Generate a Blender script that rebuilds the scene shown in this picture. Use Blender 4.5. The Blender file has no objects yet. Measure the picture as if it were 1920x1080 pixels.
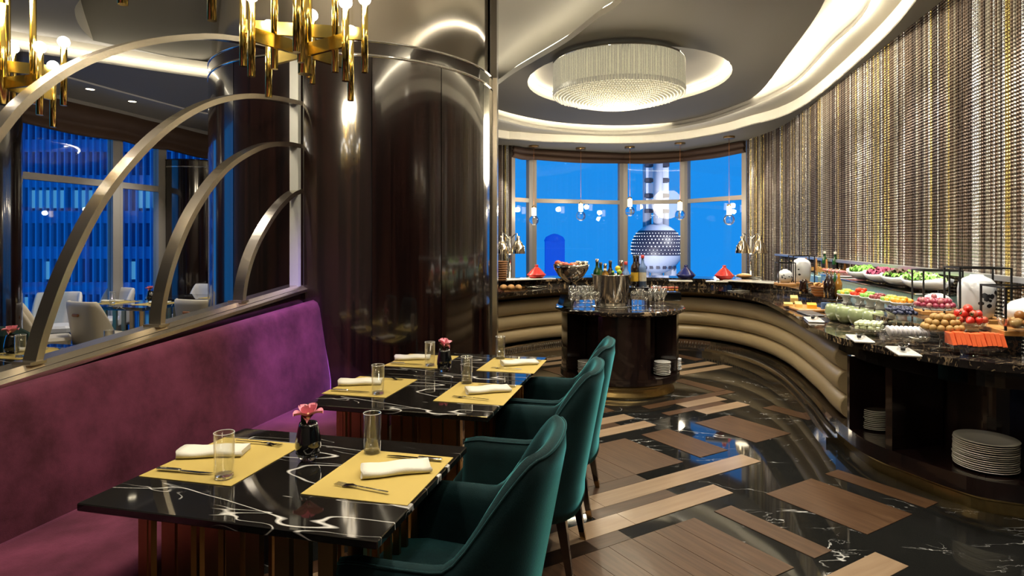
import bpy, bmesh, math, random
from mathutils import Vector, Matrix
random.seed(7)
C = bpy.context.scene.collection
PI = math.pi
# ------------------------------------------------------------------ camera, world, exposure
F, CX, HY, EYE = 1154.0, 960.0, 450.0, 1.57
cam = bpy.data.cameras.new('camera'); camo = bpy.data.objects.new('camera', cam); C.objects.link(camo)
camo.location = (0, 0, EYE); camo.rotation_euler = (PI/2, 0, 0)
cam.sensor_width = 36; cam.lens = F/1920*36; cam.shift_y = -(540-HY)/1920; cam.clip_start = .05; cam.clip_end = 4000
sc = bpy.context.scene; sc.camera = camo
sc.view_settings.view_transform = 'Standard'; sc.view_settings.look = 'None'
sc.view_settings.exposure = 0.0; sc.view_settings.gamma = 1
sc.cycles.max_bounces = 9; sc.cycles.diffuse_bounces = 3; sc.cycles.glossy_bounces = 5
sc.cycles.transmission_bounces = 6; sc.cycles.transparent_max_bounces = 24
sc.cycles.caustics_reflective = False; sc.cycles.caustics_refractive = False
sc.cycles.sample_clamp_indirect = 4.0; sc.cycles.sample_clamp_direct = 0
wd = bpy.data.worlds.new('dusk_sky'); sc.world = wd; wd.use_nodes = True
bg = wd.node_tree.nodes['Background']; bg.inputs[0].default_value = (.013, .262, .78, 1); bg.inputs[1].default_value = 1.1
def lamp(kind, name, loc, energy, col=(1, .86, .66), rot=(0, 0, 0), **kw):
    l = bpy.data.lights.new(name, kind); l.energy = energy; l.color = col
    for k, v in kw.items(): setattr(l, k, v)
    o = bpy.data.objects.new(name, l); C.objects.link(o); o.location = loc; o.rotation_euler = rot
    return o
ZS = 3.58          # soffit height
WARM = (1, .84, .6); WHITE = (1, .93, .82)
# downlights recessed in the ceilings: (x, y, z, energy, cone deg)
for x, y, z, e, cone in [(-1.1, 1.9, 4.05, 115, 75), (-.5, 3.3, 4.05, 115, 75), (-.35, 4.15, 4.05, 90, 70), (-1.6, 1.2, 4.0, 110, 75),
                         (.9, 3.0, 4.05, 120, 85), (1.5, 4.6, 3.7, 120, 85), (2.2, 2.2, 3.7, 130, 85), (1.15, 6.4, 3.4, 90, 60), (.6, 1.0, 4.0, 90, 90),
                         (.3, 7.0, 3.9, 170, 80), (1.9, 7.5, 3.75, 190, 80), (2.2, 6.0, 3.75, 170, 80), (1.7, 4.3, 3.75, 200, 80), (2.9, 4.2, 3.55, 90, 80), (3.2, 5.6, 3.55, 90, 80), (3.4, 7.2, 3.55, 90, 80), (-4.4, 7.2, 3.45, 160, 90), (-3.2, 4.6, 3.6, 150, 90), (-5, 8.8, 3.45, 130, 90)]:
    lamp('SPOT', 'recessed_downlight', (x, y, z), e, WHITE, spot_size=math.radians(cone), spot_blend=.6, shadow_soft_size=.05)
vl = lamp('SPOT', 'added_violet_spot', (-.75, 3.35, 4.0), 1300, (.45, .27, 1), spot_size=math.radians(26), spot_blend=1, shadow_soft_size=.08); vl.rotation_euler = (Vector((-1.5, 4.2, .7))-vl.location).to_track_quat('-Z', 'Y').to_euler()  # added spot without a real fitting, tints the banquette's far end violet
# ------------------------------------------------------------------ pixel helpers (photo taken as 1920x1080)
def W(px, py, z):
    Y = F*(EYE-z)/(py-HY); return Vector(((px-CX)/F*Y, Y, z))
def R(px, py, Y):
    return Vector(((px-CX)/F*Y, Y, EYE-(py-HY)/F*Y))
TA = math.radians(-13.7)                       # tables and banquette
V = Vector((math.cos(TA), math.sin(TA), 0)); U = Vector((-math.sin(TA), math.cos(TA), 0))
FA = math.radians(31.4)                        # floor pattern
# ------------------------------------------------------------------ mesh helpers
class MB:
    def __init__(s): s.v = []; s.f = []; s.sm = []
    def add(s, v, f, sm=False):
        n = len(s.v); s.v += [tuple(p) for p in v]; s.f += [tuple(i+n for i in q) for q in f]; s.sm += [sm]*len(f); return s
    def box(s, x0, x1, y0, y1, z0, z1, m=None):
        v = [Vector((x, y, z)) for z in (z0, z1) for x, y in ((x0, y0), (x1, y0), (x1, y1), (x0, y1))]
        if m: v = [m @ p for p in v]
        return s.add(v, [(3, 2, 1, 0), (4, 5, 6, 7), (0, 1, 5, 4), (1, 2, 6, 5), (2, 3, 7, 6), (3, 0, 4, 7)])
    def bbox(s, x0, x1, y0, y1, z0, z1, b=.005, m=None):       # bevelled box
        v = []
        for z, i in ((z0, b), (z0+b, 0), (z1-b, 0), (z1, b)):
            xs0, xs1, ys0, ys1 = x0+i, x1-i, y0+i, y1-i
            v += [(xs0+b, ys0, z), (xs1-b, ys0, z), (xs1, ys0+b, z), (xs1, ys1-b, z), (xs1-b, ys1, z), (xs0+b, ys1, z), (xs0, ys1-b, z), (xs0, ys0+b, z)]
        v = [Vector(p) for p in v]
        if m: v = [m @ p for p in v]
        f = [tuple(range(7, -1, -1)), tuple(range(24, 32))]
        for k in range(3):
            for i in range(8):
                j = (i+1) % 8; f.append((k*8+i, k*8+j, k*8+8+j, k*8+8+i))
        return s.add(v, f)
    def lathe(s, prof, n=20, c=(0, 0, 0), sm=True, a0=0, a1=2*PI, m=None):
        full = abs(a1-a0-2*PI) < 1e-6; k = n if full else n+1; v = []; f = []
        for r, z in prof:
            for i in range(k):
                a = a0+(a1-a0)*i/n; p = Vector((r*math.cos(a)+c[0], r*math.sin(a)+c[1], z+c[2])); v.append(m @ p if m else p)
        for q in range(len(prof)-1):
            for i in range(n):
                j = (i+1) % k; f.append((q*k+i, q*k+j, (q+1)*k+j, (q+1)*k+i))
        return s.add(v, f, sm)
    def cyl(s, p0, p1, r, n=12, r1=None, caps=True, sm=True):
        p0, p1 = Vector(p0), Vector(p1); d = (p1-p0).normalized(); r1 = r if r1 is None else r1
        a = d.orthogonal().normalized(); b = d.cross(a); v = []; f = []
        for p, q in ((p0, r), (p1, r1)):
            for i in range(n): t = 2*PI*i/n; v.append(p+(a*math.cos(t)+b*math.sin(t))*q)
        s.add(v, [(i, (i+1) % n, n+(i+1) % n, n+i) for i in range(n)], sm)
        if caps: s.add(v, [tuple(range(n-1, -1, -1)), tuple(range(n, 2*n))])
        return s
    def tube(s, pts, r, n=8, rs=None, closed=False):
        pts = [Vector(p) for p in pts]; N = len(pts); v = []; f = []; prev = None
        for i, p in enumerate(pts):
            if closed: d = pts[(i+1) % N]-pts[i-1]
            else: d = pts[min(i+1, N-1)]-pts[max(i-1, 0)]
            d.normalize()
            if prev is None: a = d.cross(Vector((0, 0, 1))); a = a if a.length > .1 else d.orthogonal()
            else: a = prev-d*prev.dot(d)
            a.normalize(); prev = a; b = d.cross(a); q = rs[i] if rs else r
            for k in range(n): t = 2*PI*k/n; v.append(p+(a*math.cos(t)+b*math.sin(t))*q)
        for i in range(N if closed else N-1):
            for k in range(n): l = (k+1) % n; j = (i+1) % N; f.append((i*n+k, i*n+l, j*n+l, j*n+k))
        s.add(v, f, True)
        if not closed: s.add(v, [tuple(range(n-1, -1, -1)), tuple(range((N-1)*n, N*n))])
        return s
    def grid(s, rows, sm=True, closed=False):
        k = len(rows[0]); v = [p for r in rows for p in r]; f = []
        for i in range(len(rows)-1):
            for j in range(k if closed else k-1): l = (j+1) % k; f.append((i*k+j, i*k+l, (i+1)*k+l, (i+1)*k+j))
        return s.add(v, f, sm)
    def wall(s, pts, z0, z1, sm=False):            # vertical face over a plan line; z may be lists
        N = len(pts); g = lambda z, i: z[i] if isinstance(z, list) else z
        return s.grid([[(p[0], p[1], g(z0, i)) for i, p in enumerate(pts)], [(p[0], p[1], g(z1, i)) for i, p in enumerate(pts)]], sm)
    def slab(s, A, B, z0, z1):                     # solid between two plan lines of equal count
        s.grid([[(p[0], p[1], z1) for p in A], [(p[0], p[1], z1) for p in B]], False)
        s.grid([[(p[0], p[1], z0) for p in B], [(p[0], p[1], z0) for p in A]], False)
        s.wall(A, z0, z1); s.wall(B, z1, z0)
        for i in (0, -1): s.add([(A[i][0], A[i][1], z0), (B[i][0], B[i][1], z0), (B[i][0], B[i][1], z1), (A[i][0], A[i][1], z1)], [(0, 1, 2, 3)])
        return s
    def sphere(s, r, c=(0, 0, 0), n=12, m=8, sx=1, sy=1, sz=1):
        v = []; f = []
        for i in range(m+1):
            t = PI*i/m
            for j in range(n): a = 2*PI*j/n; v.append((c[0]+sx*r*math.sin(t)*math.cos(a), c[1]+sy*r*math.sin(t)*math.sin(a), c[2]-sz*r*math.cos(t)))
        for i in range(m):
            for j in range(n): l = (j+1) % n; f.append((i*n+j, i*n+l, (i+1)*n+l, (i+1)*n+j))
        return s.add(v, f, True)
    def mesh(s, name, mat):
        me = bpy.data.meshes.new(name); me.from_pydata(s.v, [], s.f); me.polygons.foreach_set('use_smooth', s.sm)
        bm = bmesh.new(); bm.from_mesh(me); bmesh.ops.remove_doubles(bm, verts=bm.verts, dist=1e-5)
        bmesh.ops.recalc_face_normals(bm, faces=bm.faces); bm.to_mesh(me); bm.free()
        me.materials.append(M[mat]); me.update(); return me
    def build(s, name, mat, parent=None, loc=None, rz=0):
        return inst(name, s.mesh(name, mat), parent, loc, rz)
def inst(name, me, parent=None, loc=None, rz=0, rot=None, scale=None):
    o = bpy.data.objects.new(name, me); C.objects.link(o); o.parent = parent
    if loc is not None: o.location = loc
    o.rotation_euler = rot if rot else (0, 0, rz)
    if scale: o.scale = scale if hasattr(scale, '__len__') else (scale,)*3
    return o
def tag(o, label, cat, group=None):
    o['label'] = label; o['category'] = cat
    if group: o['group'] = group
    return o
def thing(name, label, cat, loc=(0, 0, 0), rz=0, group=None):
    o = bpy.data.objects.new(name, None); C.objects.link(o); o.location = loc; o.rotation_euler = (0, 0, rz); o.empty_display_size = .1
    return tag(o, label, cat, group)
def struct(o): o['kind'] = 'structure'; return o
def kids(o): return [c for c in bpy.data.objects if c.parent == o]
PROTO = {}
def dup(root, loc, rz, label=None, group=None):
    r = root.copy(); C.objects.link(r); r.location = loc; r.rotation_euler = (0, 0, rz)
    if label: r['label'] = label
    if group: r['group'] = group
    for ch in PROTO[root.name]:
        c = ch[0].copy(); C.objects.link(c); c.parent = r
        for g in ch[1]: d = g.copy(); C.objects.link(d); d.parent = c
    return r
def proto(root): PROTO[root.name] = [(c, kids(c)) for c in kids(root)]; return root
def cr(pts, n=8):                                  # Catmull-Rom through plan points
    P = [Vector((p[0], p[1], p[2] if len(p) > 2 else 0)) for p in pts]; out = []
    P = [P[0]*2-P[1]]+P+[P[-1]*2-P[-2]]
    for i in range(1, len(P)-2):
        a, b, c, d = P[i-1:i+3]
        for k in range(n):
            t = k/n; out.append(.5*((2*b)+(c-a)*t+(2*a-5*b+4*c-d)*t*t+(3*b-a-3*c+d)*t**3))
    out.append(P[-2]); return out
def resample(pts, N):
    L = [0]
    for a, b in zip(pts, pts[1:]): L.append(L[-1]+(b-a).length)
    out = []; k = 0
    for i in range(N):
        t = L[-1]*i/(N-1)
        while k < len(L)-2 and L[k+1] < t: k += 1
        out.append(pts[k].lerp(pts[k+1], (t-L[k])/max(L[k+1]-L[k], 1e-9)))
    return out
def off(pts, d):                                   # offset a plan line; positive is to the right of travel
    out = []
    for i, p in enumerate(pts):
        t = pts[min(i+1, len(pts)-1)]-pts[max(i-1, 0)]; t.z = 0; t.normalize()
        out.append(p+Vector((t.y, -t.x, 0))*d)
    return out
# ------------------------------------------------------------------ materials
M = {}
def nt(name):
    m = bpy.data.materials.new(name); m.use_nodes = True; M[name] = m; t = m.node_tree
    return t, t.nodes['Principled BSDF'], (lambda a, b: t.links.new(a, b)), t.nodes.new
def mk(name, col, rough=.5, metal=0, coat=0, sheen=0, emit=0, ecol=None, bump=None, spec=None, var=0, vs=8):
    t, p, ln, nn = nt(name)
    p.inputs['Base Color'].default_value = (*col, 1); p.inputs['Roughness'].default_value = rough; p.inputs['Metallic'].default_value = metal
    p.inputs['Coat Weight'].default_value = coat; p.inputs['Coat Roughness'].default_value = .05
    if spec is not None: p.inputs['Specular IOR Level'].default_value = spec
    if sheen: p.inputs['Sheen Weight'].default_value = sheen; p.inputs['Sheen Roughness'].default_value = .35; p.inputs['Sheen Tint'].default_value = (*[min(1, c*2.2+.25) for c in col], 1)
    if emit: p.inputs['Emission Color'].default_value = (*(ecol or col), 1); p.inputs['Emission Strength'].default_value = emit
    if var or bump:
        tc = nn('ShaderNodeTexCoord'); n = nn('ShaderNodeTexNoise'); n.inputs['Scale'].default_value = vs; n.inputs['Detail'].default_value = 4; ln(tc.outputs['Object'], n.inputs['Vector'])
        if var:
            r = nn('ShaderNodeMixRGB'); r.blend_type = 'MIX'; ln(n.outputs[0], r.inputs[0])
            r.inputs[1].default_value = (*[c*(1-var) for c in col], 1); r.inputs[2].default_value = (*[min(1, c*(1+var)) for c in col], 1); ln(r.outputs[0], p.inputs['Base Color'])
        if bump:
            b = nn('ShaderNodeBump'); b.inputs['Strength'].default_value = bump; b.inputs['Distance'].default_value = .01; ln(n.outputs[0], b.inputs['Height']); ln(b.outputs[0], p.inputs['Normal'])
    return M[name]
def glass(name, tint=(1, 1, 1), refl=1.0, ior=1.45, rough=0, pwr=4, base=.045):
    t, p, ln, nn = nt(name); t.nodes.remove(p); o = t.nodes['Material Output']
    a = nn('ShaderNodeBsdfTransparent'); a.inputs[0].default_value = (*tint, 1); g = nn('ShaderNodeBsdfGlossy'); g.inputs[0].default_value = (refl, refl, refl, 1); g.inputs['Roughness'].default_value = rough
    lw = nn('ShaderNodeLayerWeight'); pw = nn('ShaderNodeMath'); pw.operation = 'POWER'; pw.inputs[1].default_value = pwr; ln(lw.outputs['Facing'], pw.inputs[0])
    fr = nn('ShaderNodeMath'); fr.operation = 'MULTIPLY_ADD'; fr.inputs[1].default_value = .75; fr.inputs[2].default_value = base; ln(pw.outputs[0], fr.inputs[0]); mx = nn('ShaderNodeMixShader'); ln(fr.outputs[0], mx.inputs[0]); ln(a.outputs[0], mx.inputs[1]); ln(g.outputs[0], mx.inputs[2]); ln(mx.outputs[0], o.inputs[0])
def solid_glass(name, tint, rough=0):
    t, p, ln, nn = nt(name); p.inputs['Base Color'].default_value = (*tint, 1); p.inputs['Transmission Weight'].default_value = 1; p.inputs['Roughness'].default_value = rough; p.inputs['IOR'].default_value = 1.45
def marble(name, base, vein, scale=2.2, width=.012, rough=.06, mask=.5, m=(1, 2.2, 1), det=5, dist=.6):
    t, p, ln, nn = nt(name); tc = nn('ShaderNodeTexCoord'); mp = nn('ShaderNodeMapping'); mp.inputs['Scale'].default_value = m; mp.inputs['Rotation'].default_value = (.1, .1, .25); ln(tc.outputs['Object'], mp.inputs[0])
    def vn(sc_, w, seed):
        n = nn('ShaderNodeTexNoise'); n.inputs['Scale'].default_value = sc_; n.inputs['Detail'].default_value = det; n.inputs['Roughness'].default_value = .55; n.inputs['Distortion'].default_value = dist
        ad = nn('ShaderNodeVectorMath'); ad.inputs[1].default_value = (seed, seed*1.7, seed*.3); ln(mp.outputs[0], ad.inputs[0]); ln(ad.outputs[0], n.inputs[0])
        s = nn('ShaderNodeMath'); s.operation = 'SUBTRACT'; s.inputs[1].default_value = .5; ln(n.outputs[0], s.inputs[0]); a = nn('ShaderNodeMath'); a.operation = 'ABSOLUTE'; ln(s.outputs[0], a.inputs[0])
        r = nn('ShaderNodeMapRange'); r.inputs[1].default_value = 0; r.inputs[2].default_value = w; r.inputs[3].default_value = 1; r.inputs[4].default_value = 0; ln(a.outputs[0], r.inputs[0])
        k = nn('ShaderNodeTexNoise'); k.inputs['Scale'].default_value = sc_*1.3; ln(ad.outputs[0], k.inputs[0]); kr = nn('ShaderNodeMapRange'); kr.inputs[1].default_value = mask; kr.inputs[2].default_value = mask+.12; ln(k.outputs[0], kr.inputs[0])
        m_ = nn('ShaderNodeMath'); m_.operation = 'MULTIPLY'; ln(r.outputs[0], m_.inputs[0]); ln(kr.outputs[0], m_.inputs[1]); return m_.outputs[0]
    x = vn(scale, width, 0); y = vn(scale*2.3, width*.9, 5.3)
    mxx = nn('ShaderNodeMath'); mxx.operation = 'MAXIMUM'; ln(x, mxx.inputs[0]); ln(y, mxx.inputs[1])
    c = nn('ShaderNodeMixRGB'); ln(mxx.outputs[0], c.inputs[0]); c.inputs[1].default_value = (*base, 1); c.inputs[2].default_value = (*vein, 1); ln(c.outputs[0], p.inputs['Base Color']); p.inputs['Roughness'].default_value = rough; p.inputs['Specular IOR Level'].default_value = .7
def wood(name, c0, c1, scale=(3, 40, 40), rough=.35, coat=0, c2=None, crisp=.35):
    t, p, ln, nn = nt(name); tc = nn('ShaderNodeTexCoord'); mp = nn('ShaderNodeMapping'); mp.inputs['Scale'].default_value = scale; ln(tc.outputs['Object'], mp.inputs[0])
    oi = nn('ShaderNodeObjectInfo'); ad = nn('ShaderNodeVectorMath'); ln(mp.outputs[0], ad.inputs[0]); cm = nn('ShaderNodeCombineXYZ'); ml = nn('ShaderNodeMath'); ml.operation = 'MULTIPLY'; ml.inputs[1].default_value = 37; ln(oi.outputs['Random'], ml.inputs[0]); ln(ml.outputs[0], cm.inputs[0]); ln(ml.outputs[0], cm.inputs[1]); ln(cm.outputs[0], ad.inputs[1])
    n = nn('ShaderNodeTexNoise'); n.inputs['Scale'].default_value = 1; n.inputs['Detail'].default_value = 6; n.inputs['Distortion'].default_value = .4; ln(ad.outputs[0], n.inputs[0])
    r = nn('ShaderNodeValToRGB'); r.color_ramp.elements[0].position = crisp; r.color_ramp.elements[0].color = (*c0, 1); r.color_ramp.elements[1].position = .7; r.color_ramp.elements[1].color = (*c1, 1)
    if c2: e = r.color_ramp.elements.new(.8); e.color = (*c2, 1)
    ln(n.outputs[0], r.inputs[0]); ln(r.outputs[0], p.inputs['Base Color']); p.inputs['Roughness'].default_value = rough; p.inputs['Coat Weight'].default_value = coat; p.inputs['Coat Roughness'].default_value = .06; p.inputs['Specular IOR Level'].default_value = .22 if 'oak' in name else .5
def velvet(name, dark, light, sheen, vs=3.0):
    t, p, ln, nn = nt(name); tc = nn('ShaderNodeTexCoord'); n = nn('ShaderNodeTexNoise'); n.inputs['Scale'].default_value = vs; n.inputs['Detail'].default_value = 6; n.inputs['Roughness'].default_value = .65; ln(tc.outputs['Object'], n.inputs[0])
    r = nn('ShaderNodeValToRGB'); r.color_ramp.elements[0].position = .35; r.color_ramp.elements[0].color = (*dark, 1); r.color_ramp.elements[1].position = .72; r.color_ramp.elements[1].color = (*light, 1); ln(n.outputs[0], r.inputs[0]); ln(r.outputs[0], p.inputs['Base Color'])
    p.inputs['Roughness'].default_value = .85; p.inputs['Sheen Weight'].default_value = 1; p.inputs['Sheen Roughness'].default_value = .3; p.inputs['Sheen Tint'].default_value = (*sheen, 1); p.inputs['Specular IOR Level'].default_value = .2
    f = nn('ShaderNodeTexNoise'); f.inputs['Scale'].default_value = 250; ln(tc.outputs['Object'], f.inputs[0]); b = nn('ShaderNodeBump'); b.inputs['Strength'].default_value = .25; b.inputs['Distance'].default_value = .003; ln(f.outputs[0], b.inputs['Height']); ln(b.outputs[0], p.inputs['Normal'])
def strand(name, c, metal, rough):                 # beaded strand: fine rings along the length
    t, p, ln, nn = nt(name); tc = nn('ShaderNodeTexCoord'); w = nn('ShaderNodeTexWave'); w.bands_direction = 'Z'; w.inputs['Scale'].default_value = 12; w.inputs['Distortion'].default_value = 2.5; w.inputs['Detail'].default_value = 2; ln(tc.outputs['Object'], w.inputs[0])
    mx = nn('ShaderNodeMixRGB'); ln(w.outputs[0], mx.inputs[0]); mx.inputs[1].default_value = (*[q*.45 for q in c], 1); mx.inputs[2].default_value = (*c, 1); ln(mx.outputs[0], p.inputs['Base Color']); p.inputs['Metallic'].default_value = metal; p.inputs['Roughness'].default_value = rough
    b = nn('ShaderNodeBump'); b.inputs['Strength'].default_value = .6; b.inputs['Distance'].default_value = .01; ln(w.outputs[0], b.inputs['Height']); ln(b.outputs[0], p.inputs['Normal'])
velvet('purple_velvet', (.045, .008, .016), (.155, .033, .068), (.55, .2, .45), 2.6)
velvet('teal_velvet', (.0012, .010, .011), (.003, .022, .024), (.1, .48, .52), 5)
velvet('green_velvet', (.004, .012, .008), (.008, .022, .015), (.1, .2, .15), 4)
marble('black_marble', (.008, .007, .006), (.8, .77, .7), .9, .0032, .04, .40, m=(.55, 2.6, 1), det=2.5, dist=.25)
marble('floor_marble', (.010, .010, .009), (.55, .54, .5), 1.1, .005, .045, .55)
marble('gold_marble', (.014, .011, .010), (.42, .3, .17), 5, .03, .06, .5)
wood('ebony', (.006, .003, .003), (.022, .008, .006), (26, 26, .45), .16, 1, (.055, .012, .008), .4)
wood('ebony_plain', (.006, .003, .003), (.016, .007, .006), (26, 26, .45), .2, .6)
wood('oak_brown', (.046, .022, .010), (.08, .042, .020), (3, 42, 42), .4, .04)
wood('oak_dark', (.036, .018, .009), (.06, .031, .016), (3, 42, 42), .4, .04)
wood('oak_light', (.22, .145, .085), (.28, .195, .12), (2, 24, 24), .3, .3)
wood('tan_wood', (.45, .2, .05), (.62, .32, .1), (4, 40, 40), .4)
mk('brass', (.9, .68, .2), .16, 1); mk('bronze', (.42, .27, .12), .28, 1); mk('dull_gold', (.5, .36, .15), .3, 1, var=.2, vs=30)
mk('satin_steel', (.7, .7, .68), .4, 1); mk('pale_metal', (.62, .64, .62), .4, .3); mk('steel', (.74, .67, .55), .24, 1, bump=.02, vs=60); mk('chrome', (.82, .82, .8), .06, 1); mk('dark_steel', (.12, .11, .1), .2, 1); mk('mirror_steel', (.62, .58, .52), .12, 1)
mk('mat_yellow', (.46, .335, .08), .75, bump=.1, vs=400); mk('cloth', (.68, .65, .54), .85, bump=.15, vs=200); mk('porcelain', (.82, .80, .72), .15, 0, .3); mk('white_porcelain', (.8, .82, .82), .12, 0, .5)
mk('taupe_paint', (.27, .255, .225), .7); mk('white_paint', (.78, .74, .64), .6); mk('grey_paint', (.5, .49, .5), .65); mk('pale_paint', (.72, .72, .74), .6)
mk('led', (1, .9, .7), .5, emit=50, ecol=(1, .89, .68)); mk('led_soft', (1, .9, .7), .5, emit=13, ecol=(1, .9, .7)); mk('bulb', (1, 1, 1), .4, emit=14, ecol=(1, .95, .86)); mk('lamp_glow', (1, .9, .7), .4, emit=7, ecol=(1, .86, .6))
mk('roll_leather', (.56, .45, .27), .42, 0, .15, bump=.08, vs=140, var=.06)
mk('black_gloss', (.006, .006, .006), .08, 0, .8); mk('black_metal', (.008, .008, .009), .4, .3); mk('black_wire', (.005, .005, .005), .5)
mk('window_frame', (.42, .39, .35), .45, .2); mk('roman_shade', (.085, .045, .026), .6, sheen=.3, bump=.1, vs=60)
mk('white_leather', (.62, .55, .43), .45, bump=.03, vs=80); mk('pale_leather', (.72, .72, .75), .45); mk('tan_leather', (.42, .16, .05), .5)
glass('window_glass', (.95, .98, 1), .9, 1.5, 0, 4, .022); glass('clear_glass', (.985, .99, .985), 1, 1.5, 0, 2.4, .06); glass('stem_glass', (.98, .985, .98), 1, 1.5, .02, 1.6, .13); glass('ice_glass', (.55, .8, .82), 1, 1.5)
mk('dark_glass', (.004, .004, .005), .03, 0, 1); solid_glass('crystal_ball', (.96, .98, 1)); solid_glass('thick_glass', (.98, .98, .98))
mk('petal', (.8, .3, .36), .5, var=.25, vs=60); mk('petal_heart', (.75, .45, .2), .5); mk('leaf', (.02, .07, .015), .4)
mk('crystal_fringe', (.8, .76, .6), .15, 0, .6, emit=.22, ecol=(1, .9, .66), bump=.4, vs=90, var=.35); mk('crystal_under', (.85, .8, .64), .2, 0, .5, emit=.16, ecol=(1, .92, .7), bump=.8, vs=70, var=.3)
mk('ice_panel', (.25, .46, .48), .12, 0, .8, emit=.0); mk('green_glass', (.30, .35, .18), .12, 0, .8)
for i, (c, me_, ro) in enumerate([((.19, .135, .10), .6, .36), ((.9, .9, .9), .85, .25), ((.8, .64, .25), .9, .25), ((.46, .42, .34), .65, .34), ((.085, .06, .05), .6, .36)]): strand('strand%d' % i, c, me_, ro)
# ================================================================== FLOOR
floor = struct(MB().box(-9, 7, -2.5, 15, -.12, 0).build('floor', 'floor_marble'))
def AB(a, b): return Vector((a*math.cos(FA)+b*math.sin(FA), a*math.sin(FA)-b*math.cos(FA), 0))
pc = {}
def plank(a0, a1, b0, b1, mat, g='a', g_=.0015):
    da, db = a1-a0-2*g_, b1-b0-2*g_; L, Wd = (da, db) if g == 'a' else (db, da)
    k = (round(L, 3), round(Wd, 3), mat)
    if k not in pc: pc[k] = MB().box(-L/2, L/2, -Wd/2, Wd/2, -.01, .003).mesh('plank', mat)
    c = AB((a0+a1)/2, (b0+b1)/2); inst('plank', pc[k], floor, c, FA if g == 'a' else FA-PI/2)
OB, OD, OL = 'oak_brown', 'oak_dark', 'oak_light'
for a0, a1 in [(2.85, 3.3), (3.47, 3.77), (4.09, 4.53), (4.99, 5.16)]: plank(a0, a1, -3.69, -3.08, OB, 'b')
for a0, a1 in [(2.06, 2.22), (2.22, 2.38), (2.38, 2.53), (2.53, 2.69), (2.85, 3.0), (3.32, 3.79), (3.94, 4.09)]: plank(a0, a1, -2.43, -1.81, OB, 'b')
plank(2.35, 3.78, -2.97, -2.8, OL); plank(2.35, 3.16, -2.7, -2.54, OL); plank(2.2, 2.84, -2.8, -2.7, OD); plank(2.2, 2.85, -3.08, -2.97, OD); plank(1.5, 2.22, -2.54, -2.43, OD)
for b0, b1, p0, p1, m in [(-4.21, -4.06, 2.5, 3.75, OL), (-3.96, -3.81, 2.5, 3.76, OL), (-4.06, -3.96, 2.5, 3.5, OD), (-4.21, -4.06, 4.4, 4.96, OL), (-3.96, -3.81, 4.38, 4.98, OL), (-4.06, -3.96, 4.06, 4.84, OB),
                          (-4.32, -4.21, 4.06, 5.27, OB), (-1.69, -1.53, 2.3, 3.17, OL), (-1.43, -1.27, 2.3, 3.17, OL), (-1.81, -1.69, 1.4, 2.2, OD), (-1.53, -1.43, 1.4, 2.4, OD)]: plank(p0, p1, b0, b1, m)
for a0, a1 in [(2.9, 3.32), (3.32, 3.75), (5.1, 5.27)]: plank(a0, a1, -4.93, -4.33, OB, 'b')
for b0, b1, p0, p1, m in [(-5.47, -5.32, 3.2, 4.4, OL), (-5.22, -5.07, 3.2, 4.9, OL), (-5.32, -5.22, 3.2, 4.1, OD), (-5.47, -5.32, 5.3, 6.3, OL), (-5.22, -5.07, 5.4, 6.3, OL), (-6.73, -6.58, 3.6, 5.2, OL), (-6.48, -6.33, 3.6, 5.2, OL)]: plank(p0, p1, b0, b1, m)
for a0, a1 in [(3.3, 3.9), (4.2, 4.6), (5.5, 6.0), (6.2, 6.36)]: plank(a0, a1, -6.19, -5.58, OB, 'b')
for k in range(-3, 3):                                   # wood field under the tables
    b = -2.43-1.26*k
    if b < -6: continue
    for i in range(10):
        a1 = (2.06 if b > -2.6 else 2.85 if b > -4 else 2.9)-.155*i; plank(a1-.155, a1, b, b+.61, OB, 'b')
    for q0, q1, m in [(.73-1.26, .89-1.26, OL), (.99-1.26, 1.15-1.26, OL), (.89-1.26, .99-1.26, OD), (1.15-1.26, 0, OD), (.62-1.26, .73-1.26, OD)]:
        e = (2.35 if b > -3 else 2.5); s_ = {OL: e if abs(k) != 0 else 2.35, OD: 2.2}[m]
        for a0 in (-.2, .9): plank(a0, min(a0+1.1, s_), b+q0, b+q1, m)
        if m == OL: plank(2.0, s_, b+q0, b+q1, m)
# ================================================================== RIGHT WALL with beaded strands
def wx(y): return 2.55+.21*y
wline = cr([(wx(-2), -2), (wx(1), 1), (wx(3), 3), (wx(5), 5), (wx(7), 7), (4.5, 9.3), (4.75, 10.6), (4.8, 11.5), (4.74, 12.35)], 10)
wline = [Vector((p.x, p.y, 0)) for p in wline]
wr = MB(); wr.slab(wline, off(wline, .15), 0, 4.2); wall_right = struct(wr.build('wall_right', 'ebony_plain'))
vis = [p for p in wline if p.y > 3.4]; rl = resample(off(vis, -.012), 290)
rib = [MB().lathe([(.0135, 0), (.0135, ZS-.6)], 8).mesh('strand', 'strand%d' % i) for i in range(5)]
seq = [0, 0, 1, 0, 4, 3, 0, 2, 4, 0, 3, 1, 4, 0, 0, 3, 4, 0, 1, 3, 0, 4, 2, 0, 3]
for i, p in enumerate(rl): inst('strand', rib[random.choice(seq)], wall_right, (p.x, p.y, .6), random.random()*6, scale=(1, 1, 1) if i % 3 else (.8, .8, 1))
sl = [p for p in wline if 2.5 < p.y < 11.0]
MB().slab(off(sl, -.10), off(sl, 0), 1.29, 1.325).build('wall_ledge', 'satin_steel', wall_right)
for i, p in enumerate(resample([p for p in off(wline, -.14) if 3.4 < p.y < 12.0], 16)):
    lamp('SPOT', 'wall_washer', (p.x, p.y, ZS-.03), 120, (1, .94, .86), (math.radians(6), math.radians(5), 0), spot_size=math.radians(38), spot_blend=.5, shadow_soft_size=.02)
ml = [Vector((-.75, 12.9, 0)), Vector((-.02, 13.1, 0))]
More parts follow.
